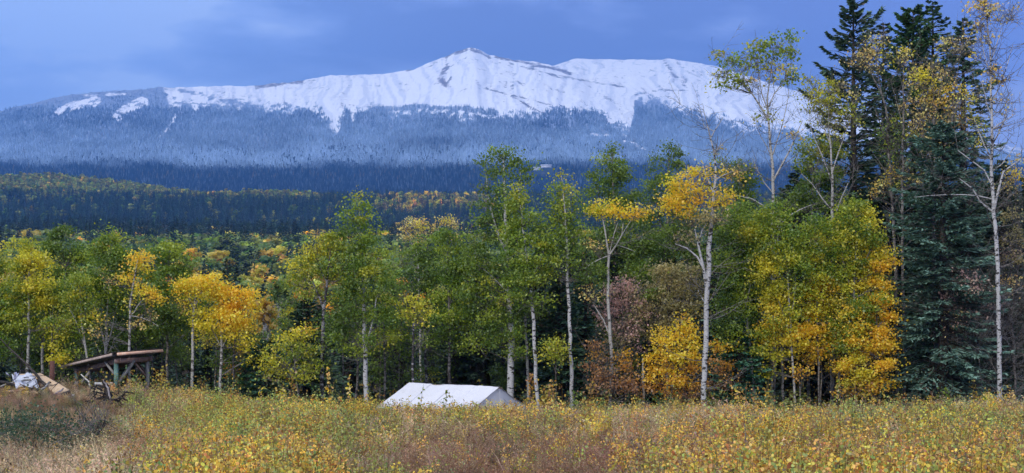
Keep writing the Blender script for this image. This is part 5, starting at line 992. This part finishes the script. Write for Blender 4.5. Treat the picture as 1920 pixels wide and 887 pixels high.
log('black charred log along the lower edge of the plywood sheet', [(98, 746, -.4), (115, 741, -.3), (131, 735, -.2)], [6, 6, 5], 'dark_wood', seed=1)
log('grey log under the plywood, below the black charred log', [(104, 757, -.5), (120, 750, -.4), (140, 742, -.3)], [5, 5, 4], 'grey_wood', seed=2)
log('dark beam across the heap beneath the white plastic sheet', [(0, 716, .2), (40, 724, -.3), (76, 733, -.4)], [4, 4, 4], 'dark_wood', seed=3)
log('second dark beam lower across the scrap heap', [(30, 742, -.4), (70, 738, -.5), (104, 748, -.4)], [5, 5, 4], 'dark_wood', seed=4)
log('silvery pale log lying in the grass left of the root wad', [(92, 776, -2), (118, 766, -1.6), (142, 763, -1.2)], [4, 6, 5], 'grey_wood', seed=5)
log('dark upright stub under the plywood sheet', [(88, 770, -.6), (92, 750, -.5), (94, 734, -.4)], [6, 6, 5], 'dark_wood', seed=6)
log('grey stick poking from the grass at the left edge', [(-6, 812, -12), (20, 798, -12), (48, 790, -12)], [3, 3, 1.5], 'grey_wood', name='stick', seed=7, cat='stick')
log('small pale plank end on the dark beam beneath the plastic', [(48, 735, -.7), (60, 736, -.8), (70, 737, -.8)], [4, 4, 3], 'plywood', name='plank', seed=8, cat='plank', sides=4)
for i_, (pp, rr_, mt_, lb_) in enumerate((([(2, 724, .1), (30, 716, 0), (58, 712, .1)], [3, 3, 3], 'weathered', 'grey board resting across the top of the white plastic sheet'),
        ([(60, 744, -.6), (84, 727, -.3), (92, 716, 0)], [3, 3, 3], 'weathered', 'grey board propped up against the left side of the plywood'),
        ([(8, 736, -.5), (36, 733, -.4), (60, 728, -.3)], [3.5, 3.5, 3], 'old_brown', 'brown board sagging below the white plastic sheet'),
        ([(76, 748, -.7), (98, 742, -.6), (120, 728, -.3)], [2.5, 2.5, 2], 'grey_wood', 'thin silver branch crossing in front of the plywood sheet'))):
    log(lb_, pp, rr_, mt_, name='plank' if i_ < 3 else 'stick', seed=20 + i_, cat='plank' if i_ < 3 else 'stick', sides=4 if i_ < 3 else 6)
# tangled twigs on top
g = Geo(); r_ = np.random.default_rng(31); n = 46
p0 = np.array([PT(a, b, D_ + c) for a, b, c in zip(r_.uniform(-20, 110, n), r_.uniform(708, 750, n), r_.uniform(-.9, .6, n))]); dv = unit(r_.normal(0, 1, (n, 3)) * [1, .6, .35]) * r_.uniform(.3, 1.1, (n, 1))
branches(g, p0 - dv / 2, p0 + dv / 2, .014, .006, r_, 0, 4, 4); solo('brushwood', g, 'bark_dark', PT(40, 725, D_), 'loose dark brushwood strewn over the scrap heap', 'brushwood')
dead = Geo(); r_ = np.random.default_rng(32); q = np.linspace(0, 1, 9)
P_ = np.stack([np.interp(q, [0, .35, .7, 1], a) for a in zip(PT(84, 722, D_ - .2), PT(62, 695, D_), PT(30, 665, D_ + .3), PT(2, 636, D_ + .4))], 1) + r_.normal(0, .02, (9, 3))
tube(dead, P_, np.linspace(.055, .015, 9), 6); k_ = r_.integers(2, 9, 26); o_ = P_[k_]; branches(dead, o_, o_ + unit(r_.normal(0, 1, (26, 3)) + [-.5, 0, .2]) * r_.uniform(.25, .8, (26, 1)), .012, .004, r_, 0, 3, 3)
solo('dead_branch', dead, 'bark_dark', P_[0], 'long dark dead branch slanting up left over the scrap heap', 'branch', True)
cr = Geo(); r_ = np.random.default_rng(33); c_ = PT(27, 711, D_ - .2)
for i in range(5):
    a_ = c_ + r_.normal(0, .09, 3); bq = unit(r_.normal(0, 1, 3) + [0, 0, 1]) * r_.uniform(.1, .22); cq = unit(r_.normal(0, 1, 3)) * r_.uniform(.1, .25)
    cr.add([a_, a_ + bq, a_ + bq + cq, a_ + cq, a_ + [0, .012, 0], a_ + bq + [0, .012, 0], a_ + bq + cq + [0, .012, 0], a_ + cq + [0, .012, 0]], [[0, 1, 2, 3], [7, 6, 5, 4], [0, 4, 5, 1], [1, 5, 6, 2], [2, 6, 7, 3], [3, 7, 4, 0]])
solo('torn_wrap', cr, 'blue', c_, 'torn pale blue wrap sticking up from the scrap heap', 'plastic wrap')
# uprooted stump
RD = 41.0; root = empty('root_wad', tuple([X(195, RD), RD, float(zg(X(195, RD), RD))]), 'dark uprooted stump with tangled roots and a silver curved snag', 'stump'); ro = np.array(root.location)
def rt(nm, pts, rad, mat, seed):
    r_ = np.random.default_rng(seed); P_ = np.array([PT(a, b, RD + c) for a, b, c in pts]); L = np.linspace(0, 1, len(P_)); q = np.linspace(0, 1, 12)
    P2 = np.stack([np.interp(q, L, P_[:, i]) for i in range(3)], 1) + r_.normal(0, .012, (12, 3)); R2 = np.interp(q, L, np.array(rad) * RD / F) * r_.uniform(.8, 1.2, 12)
    g = Geo(); tube(g, P2 - ro, R2, 8); return g.build(nm, M[mat], root, True)
rt('log', [(160, 785, -.2), (180, 768, 0), (204, 752, .2)], [6, 7, 8], 'dark_wood', 1)
rt('log', [(188, 776, -.3), (210, 775, -.2), (230, 772, -.2)], [7, 8, 6], 'old_brown', 2)
rt('snag', [(205, 756, .1), (202, 738, .1), (199, 724, .1), (191, 714, .1)], [8, 6, 4.5, 1.5], 'dark_wood', 3)
rt('snag', [(207, 748, -.18), (203, 732, -.2), (199, 720, -.15), (193, 712, 0)], [1.6, 1.8, 1.5, .6], 'grey_wood', 4)
for i, (pts) in enumerate([[(204, 752, 0), (218, 748, 0), (228, 742, .2), (246, 740, .3)], [(206, 752, 0), (216, 758, -.2), (219, 770, -.3)], [(214, 750, 0), (224, 752, .2), (232, 760, .3)],
        [(195, 745, 0), (180, 748, .2), (164, 756, .3)], [(195, 738, 0), (184, 736, .2), (170, 748, .2)], [(192, 732, 0), (178, 724, .3), (170, 726, .2), (168, 738, 0)], [(182, 760, 0), (172, 752, -.2), (160, 752, -.3)],
        [(195, 725, 0), (182, 722, .1), (172, 730, .1)], [(200, 760, 0), (190, 775, -.3), (186, 786, -.3)], [(222, 746, 0), (234, 748, .1), (240, 752, .1)], [(178, 745, 0), (176, 756, 0), (172, 765, 0)], [(228, 742, .2), (238, 736, .2), (252, 738, .3)]]):
    rt('root', pts, [2.4, 1.6, .9, .35][:len(pts)], 'dark_wood', 10 + i)
r_ = np.random.default_rng(60)
for i in range(34):                                          # thin rootlets, each its own piece
    a_ = PT(r_.uniform(176, 228), r_.uniform(728, 768), RD + r_.uniform(-.25, .25)); e_ = a_ + unit(r_.normal(0, 1, 3) + np.array([np.sign(a_[0] - X(200, RD)) * .9, 0, -.15])) * r_.uniform(.25, .7)
    m_ = (a_ + e_) / 2 + r_.normal(0, .05, 3); g = Geo(); q = np.linspace(0, 1, 6)[:, None]; P2 = a_ * (1 - q) ** 2 + 2 * m_ * q * (1 - q) + e_ * q ** 2 + r_.normal(0, .008, (6, 3))
    tube(g, P2 - ro, np.linspace(.013, .003, 6), 4); g.build('rootlet', M['dark_wood'], root, True)
g = slab([PT(236, 725, 58), PT(247, 722, 58), PT(246, 743, 57.9), PT(234, 745, 57.9)], .05, 8, 8, .12, 9); solo('sack', g, 'plastic', PT(241, 740, 58), 'crumpled pinkish white sack standing in the weeds before the shed', 'sack')

# ------------------------------------------------------------------ meadow
def weed(rng, h=.8, stems=3, nl=46, leaf=.045, spread=.16, col=1.0, stemcol=(.14, .08, .05), lean=.12, bush=.2):
    """a young aspen or birch shoot: upright stems with round leaves; leaf colour is tinted per plant"""
    g = Geo(); s = Geo()
    for i in range(stems):
        a = rng.random() * 2 * pi; r = spread * rng.random(); b0 = np.array([r * math.cos(a), r * math.sin(a), -.05]); hh = h * rng.uniform(.55, 1.0)
        tip = b0 + np.array([rng.normal(0, lean), rng.normal(0, lean), 1]) * hh
        q = np.linspace(0, 1, 5)[:, None]; P_ = b0 * (1 - q) + tip * q + np.sin(q * pi) * rng.normal(0, .02, 3)
        tube(s, P_, np.linspace(.006, .002, 5), 3, stemcol, False)
        n = nl // stems; t_ = rng.uniform(.25, 1.02, n)[:, None]
        p = b0 * (1 - t_) + tip * t_ + rng.normal(0, 1, (n, 3)) * np.array([bush, bush, .06]) * (1.15 - t_ * .8) * .5
        br_ = rng.uniform(.62, 1.25, (n, 1)) * np.ones((1, 3)); hue = rng.normal(0, .13, (n, 1)); br_ = br_ * np.concatenate([1 + hue, 1 + hue * .1, 1 - hue * .7], 1)
        brown = rng.random(n) < .14; br_[brown] *= [.55, .35, .5]
        hexleaf(g, p, leaf, br_, rng)
    return g, s
def hexleaf(g, c, size, col, rng):
    n = len(c); nrm = unit(rng.normal(0, .8, (n, 3)) + np.array([0, -.35, .55])); a = unit(np.cross(nrm, rng.normal(0, 1, (n, 3)))); b = np.cross(nrm, a)
    s = (size * rng.uniform(.6, 1.25, n))[:, None] / 2
    th = np.array([0, 60, 120, 180, 240, 300]) * pi / 180
    v = c[:, None] + s[:, None] * (np.cos(th)[None, :, None] * a[:, None] * 1.15 + np.sin(th)[None, :, None] * b[:, None] * .9) + (np.array([.12, 0, 0, .1, 0, 0])[None, :, None] * s[:, None] * nrm[:, None])
    g.add(v.reshape(-1, 3), np.arange(n * 6).reshape(n, 6), np.repeat(col, 6, 0))
def grass(rng, n=55, h=.7, w=.006, spread=.14, lean=.32, heads=.5):
    g = Geo(); a = rng.random(n) * 2 * pi; r = spread * np.sqrt(rng.random(n)); b0 = np.stack([r * np.cos(a), r * np.sin(a), r * 0 - .03], -1)
    d = rng.normal(0, lean, (n, 2)); hh = h * rng.uniform(.35, 1, n); q = np.array([0, .4, .75, 1.0])
    P_ = b0[:, None] + np.stack([d[:, 0, None] * hh[:, None] * q ** 2, d[:, 1, None] * hh[:, None] * q ** 2, hh[:, None] * (q - .12 * q ** 3)], -1)
    sd = unit(np.stack([rng.normal(0, 1, n), rng.normal(0, 1, n), np.zeros(n)], -1)); ww = w * np.array([1, .9, .6, .15])
    v = np.stack([P_ - sd[:, None] * ww[None, :, None], P_ + sd[:, None] * ww[None, :, None]], 2)
    i = (np.arange(n) * 8)[:, None] + np.arange(3)[None] * 2; f = np.stack([i, i + 1, i + 3, i + 2], -1).reshape(-1, 4)
    c = np.repeat(rng.uniform(.6, 1.25, n), 8)[:, None] * np.ones(3)
    g.add(v.reshape(-1, 3), f, c)
    k = int(n * heads); 
    if k:                                                   # feathery seed heads
        tips = P_[:k, -1]; m = 5; o = np.repeat(tips, m, 0) + rng.normal(0, 1, (k * m, 3)) * [.010, .010, .035]
        leaves(g, o, .028, np.full((k * m, 3), 1.15) * rng.uniform(.8, 1.2, (k * m, 1)), rng, .35)
    return g
def forb(rng, h=.75, n=8):
    """dry branching stalk with small dead leaves and seed tufts"""
    g = Geo()
    for i in range(4):
        b0 = np.array([rng.normal(0, .06), rng.normal(0, .06), -.03]); tip = b0 + np.array([rng.normal(0, .13), rng.normal(0, .13), 1]) * h * rng.uniform(.6, 1)
        q = np.linspace(0, 1, 4)[:, None]; tube(g, b0 * (1 - q) + tip * q, np.linspace(.005, .002, 4), 3, (.8, .62, .62), False)
        t_ = rng.uniform(.35, .95, (n, 1)); o = b0 * (1 - t_) + tip * t_; e = o + unit(rng.normal(0, 1, (n, 3)) + [0, 0, .9]) * rng.uniform(.08, .22, (n, 1)); branches(g, o, e, .003, .0015, rng, 0, 3, 2)
        mm = 16; p = np.repeat(e, mm // 4, 0); p = p + rng.normal(0, .03, p.shape); leaves(g, p, .028, np.ones((len(p), 3)) * rng.uniform(.6, 1.4, (len(p), 1)), rng, .5)
        nn_ = 12; t_ = rng.uniform(.1, .8, (nn_, 1)); p = b0 * (1 - t_) + tip * t_ + rng.normal(0, .035, (nn_, 3)); leaves(g, p, .05, np.ones((nn_, 3)) * rng.uniform(.5, 1.1, (nn_, 1)), rng, .3)
    return g
prot = []
for q in range(5):                                          # 0-4 round leaved shoots
    a, s = weed(np.random.default_rng(500 + q), .9, 4, 120, .032); a.n0 = 1
    prot.append((a, s))
protos = []
for a, s in prot:
    # stems keep their own brown: divide by nothing, they share the plant's tint only weakly
    s2 = Geo(); a.add(np.concatenate(s.v), np.concatenate(s.f[4]), np.array([.42, .34, .5])); protos.append((a, M['leaf_i']))
for q in range(3):                                          # 5-7 dense leafy green weeds
    a, s = weed(np.random.default_rng(520 + q), .7, 6, 170, .026, .2, bush=.26); a.add(np.concatenate(s.v), np.concatenate(s.f[4]), np.array([.7, .6, .6])); protos.append((a, M['leaf_i']))
for q in range(4): protos.append((grass(np.random.default_rng(530 + q)), M['leaf_i']))           # 8-11
for q in range(3): protos.append((forb(np.random.default_rng(540 + q)), M['leaf_i']))            # 12-14
meadow = hidden_collection('meadow_plant', protos, None)
rng = np.random.default_rng(21)
def field(n, d0, d1):
    d = np.sqrt(rng.uniform(d0 ** 2, d1 ** 2, n)); u = rng.uniform(-260, 2180, n); return u, d
fu = []; fd = []
for n, a, b in ((5200, 9, 20), (11500, 20, 36), (19000, 36, 57)):
    u_, d_ = field(n, a, b); fu.append(u_); fd.append(d_)
u = np.concatenate(fu); d = np.concatenate(fd); x = (u - 960) * d / F; n = len(u); z = zg(x, d)
py = 600 - (z + .7 - EYE) * F / d                                   # roughly where its top shows
A = fbm(x / 1.7, d / 3.4, 101, 3); B = fbm(x / 2.3, d / 4.5, 102, 3); Cn = fbm(x / .8, d / 1.6, 103, 2); r = rng.random(n)
WT = {'yellow': (.70, .50, .075), 'orange': (.72, .43, .10), 'lime': (.38, .39, .09), 'green': (.16, .25, .06), 'greyg': (.27, .30, .13), 'tan': (.52, .40, .24), 'pink': (.50, .36, .23), 'brown': (.30, .19, .11), 'plum': (.30, .15, .10), 'dgreen': (.05, .10, .05)}
def region(cx, cy, rx, ry): return np.exp(-((u - cx) / rx) ** 2 - ((py - cy) / ry) ** 2)
w = {}
w['yellow'] = .24 + .35 * region(1330, 870, 210, 60) + .25 * region(1750, 880, 260, 50) + .4 * sm(.5, .7, A) + .25 * region(420, 800, 220, 90) + .45 * region(820, 760, 260, 25)
w['orange'] = .14 + .4 * region(1330, 870, 210, 60) + .45 * region(1750, 880, 260, 50) + .4 * region(600, 880, 160, 40) + .25 * sm(.55, .7, B)
w['lime'] = .24 + .4 * region(350, 770, 220, 60) + .5 * region(720, 860, 160, 40) + .35 * sm(.5, .3, B) + .3 * region(540, 780, 200, 50)
w['green'] = .17 + .3 * sm(.45, .3, A) + .35 * region(1780, 790, 240, 40) + .3 * region(380, 850, 200, 50)
w['greyg'] = .12 + .5 * region(1500, 780, 500, 30) + .2 * region(1000, 770, 120, 20)
w['tan'] = .19 + .3 * sm(.55, .75, B) + .6 * region(1200, 765, 350, 22) + .4 * region(100, 830, 180, 80) + .3 * region(1750, 760, 300, 14)
w['pink'] = .11 + .75 * region(760, 790, 90, 50) + .7 * region(100, 850, 190, 70) + .3 * region(1300, 775, 200, 30)
w['brown'] = .36 + .5 * region(900, 850, 260, 50) + .4 * region(120, 770, 130, 60) + .2 * sm(.6, .4, Cn)
w['plum'] = .02 + .8 * region(960, 860, 190, 45) + .5 * region(1180, 830, 120, 30)
w['dgreen'] = .01 + 1.6 * region(60, 800, 90, 34) + .5 * region(20, 760, 60, 30)
damp = np.interp(u + 260 * (B - .5), [130, 330], [.3, 1]); 
for q in ('yellow', 'orange', 'lime'): w[q] = w[q] * damp * (1 - .7 * region(90, 850, 190, 90)) * (1 - .55 * region(960, 860, 230, 45))
keys = list(w); Wm = np.stack([w[q] for q in keys], 1) ** 2.1; Wm /= Wm.sum(1, keepdims=True); ci = (np.cumsum(Wm, 1) < r[:, None]).sum(1).clip(0, len(keys) - 1)
kn = np.array(keys)[ci]
tint = np.array([WT[q] for q in keys])[ci] * rng.uniform(.6, 1.4, (n, 1)) * (.75 + .5 * fbm(x / 1.2, d / 1.8, 106))[:, None] * 1.22 * (1 + rng.normal(0, .08, (n, 3)))
idx = np.zeros(n, int)
def setk(ks, lo, hi):
    m = np.isin(kn, ks); idx[m] = rng.integers(lo, hi, m.sum())
setk(['yellow', 'orange', 'lime'], 0, 5); setk(['green', 'greyg', 'dgreen'], 5, 8); setk(['tan', 'pink'], 8, 12); setk(['brown', 'plum'], 12, 15)
mm = (kn == 'brown') & (rng.random(n) < .4); idx[mm] = rng.integers(8, 12, mm.sum())
sc_ = rng.uniform(.55, 1.25, n) * (1 + 1.1 * (fbm(x / 2.2, d / 2.6, 104) - .5)) * (1 + .5 * (rng.random(n) < .03)) * np.where(d > 48, 1.12, 1)
sc_ = np.minimum(sc_, np.where(d < 26, 1.2, 1.5)) * (1 - .12 * region(850, 768, 150, 14)) * np.where((u < 240) & (d > 30), .6, 1) * np.where((u < 170) & (d > 34) & (d < 46), .65, 1) * np.where((u < 330) & (d > 47), .5, 1) * (1 - .35 * np.clip(region(960, 860, 230, 60), 0, 1))
# leave the tent floor and the shed floor free
free = ~((np.abs((x - off[0]) * rd[0] + (d - off[1]) * rd[1]) < 2.5) & (np.abs((x - off[0]) * pd_[0] + (d - off[1]) * pd_[1]) < 2.05))
free &= ~((u > 20) & (u < 135) & (d > 42.2) & (d < 44.5) & (rng.random(n) < .85))
sc_ = sc_ * np.where((idx >= 8) & (idx < 12), np.where(rng.random(n) < .15, 1.25, .98), 1)
tilt = rng.normal(0, .12, (n, 2))
scatter('meadow_weeds', np.stack([x, d, z], -1)[free], rng.uniform(0, 6.28, n)[free], np.stack([sc_, sc_, sc_], -1)[free], idx[free], tint[free], meadow, tilt[free])
# short growth and litter close to the soil, and brush at the foot of the wood
n = 15000; d = rng.uniform(54, 72, n); u = rng.uniform(-200, 2120, n); x = (u - 960) * d / F; z = zg(x, d); r = rng.random(n)
opt = ['green', 'dgreen', 'brown', 'yellow', 'orange', 'lime', 'tan']; pr = np.array([.22, .28, .2, .09, .05, .08, .08]); ci = rng.choice(7, n, p=pr)
tint = np.array([WT[q] for q in opt])[ci] * rng.uniform(.6, 1.1, (n, 1)); idx = np.where(np.isin(ci, [2, 6]), rng.integers(8, 15, n), np.where(ci < 2, rng.integers(5, 8, n), rng.integers(0, 5, n)))
sc_ = rng.uniform(.8, 1.7, n) * (1 + .9 * (rng.random(n) < .12) * np.isin(ci, [0, 1, 3, 4, 5]))
fx = (x - off[0]) * rd[0] + (d - off[1]) * rd[1]; fy = (x - off[0]) * pd_[0] + (d - off[1]) * pd_[1]
free = ~((np.abs(fx) < 2.6) & (np.abs(fy) < 2.3)) & ~((np.abs(u - 212) < 100) & (d > 58.5) & (d < 64)) & ~((np.abs(u - 845) < 150) & (d < 58) & (d > 53.5) & (sc_ > 1.4))
scatter('wood_edge_undergrowth', np.stack([x, d, z], -1)[free], rng.uniform(0, 6.28, n)[free], np.stack([sc_] * 3, -1)[free], idx[free], tint[free], meadow)
# single saplings standing out of the weeds
def sapling(label, px, top, d, seed, pal, nl=46, lean=0., leaf=.09, wd=9):
    rng = np.random.default_rng(seed); x = X(px, d); zb = float(zg(x, d)); H = Zp(top, d) - zb; root = empty('sapling', (x, d, zb), label, 'sapling')
    s = Geo(); l = Geo(); q = np.linspace(0, 1, 7)[:, None]; P_ = np.array([0, 0, -.05]) * (1 - q) + np.array([lean * H, 0, H]) * q + np.sin(q * pi) * rng.normal(0, .05, 3)
    tube(s, P_, np.linspace(.014, .004, 7), 5)
    t_ = rng.uniform(.35, 1.0, nl); sp = wd * d / F; c = np.stack([np.interp(t_, q[:, 0], P_[:, i]) for i in range(3)], -1) ; e = c + rng.normal(0, 1, (nl, 3)) * np.array([sp, sp, .06]) * (1.25 - t_)[:, None] * .8
    branches(s, c, e, .005, .003, rng, 0, 3, 2); col = pick(pal, nl, rng) * rng.uniform(.8, 1.15, (nl, 1)); hexleaf(l, e, leaf, col, rng)
    s.build('stem', M['bark_grey'], root, True); l.build('leaves', M['leaf'], root)
sapling('sapling with pale orange leaves standing tall before the dark wood', 615, 688, 52, 1, 'SO', 70)
sapling('yellow leaved sapling just left of the grey stem near the white poplar', 655, 702, 52, 2, 'SY', 46, wd=6)
sapling('sapling with scarce cream leaves right of the white birch', 1382, 708, 45, 3, 'SY', 16, -.08, wd=10)
sapling('shorter sapling with one round orange leaf right of the cream leaved one', 1408, 742, 44, 4, 'So', 9, .15, wd=14)
sapling('orange sapling at the right corner of the tent', 996, 700, 52, 5, 'Ro', 90, wd=10)
sapling('brown leaved sapling right of the thin white aspen trunk', 1034, 712, 52, 6, 'RSo', 70, wd=11)
sapling('green leaved sapling right of the tent before the white trunk', 1078, 735, 48, 7, 'gG', 60, wd=13)
sapling('sapling with small leaves in front of the left half of the tent', 794, 720, 46, 8, 'gyS', 34, wd=6)
sapling('sapling with dark seed tufts in front of the middle of the tent', 838, 732, 46, 9, 'gT', 30, wd=8)
sapling('pale green sapling low before the yellow thicket', 1572, 712, 50, 10, 'gS', 60, wd=8)
sapling('green sapling before the foot of the blue spruce', 1775, 728, 49, 11, 'Gg', 80, wd=14)
sapling('yellow green bushy sapling left of the rightmost white trunk', 1850, 734, 49, 12, 'gS', 70, wd=16)
sapling('orange and cream sapling at the foot of the rightmost white trunk', 1895, 735, 48, 13, 'oSR', 80, wd=14)
sapling('purple brown sapling standing in the right foreground weeds', 1393, 778, 19, 14, 'R', 26, .01, leaf=.035, wd=10)
sapling('orange topped sapling in the lower middle right foreground', 1202, 815, 19, 15, 'oO', 50, .0, leaf=.03, wd=10)
sapling('yellow bush sapling in the weeds right of the shed', 352, 738, 50, 16, 'YO', 60, wd=14)
sapling('yellow leaved sapling left of the dark gap beyond the gold aspens', 488, 728, 50, 17, 'YS', 50, wd=12)
sapling('yellow leaved sapling standing before the low olive shoots', 532, 726, 50, 18, 'YS', 50, wd=12)
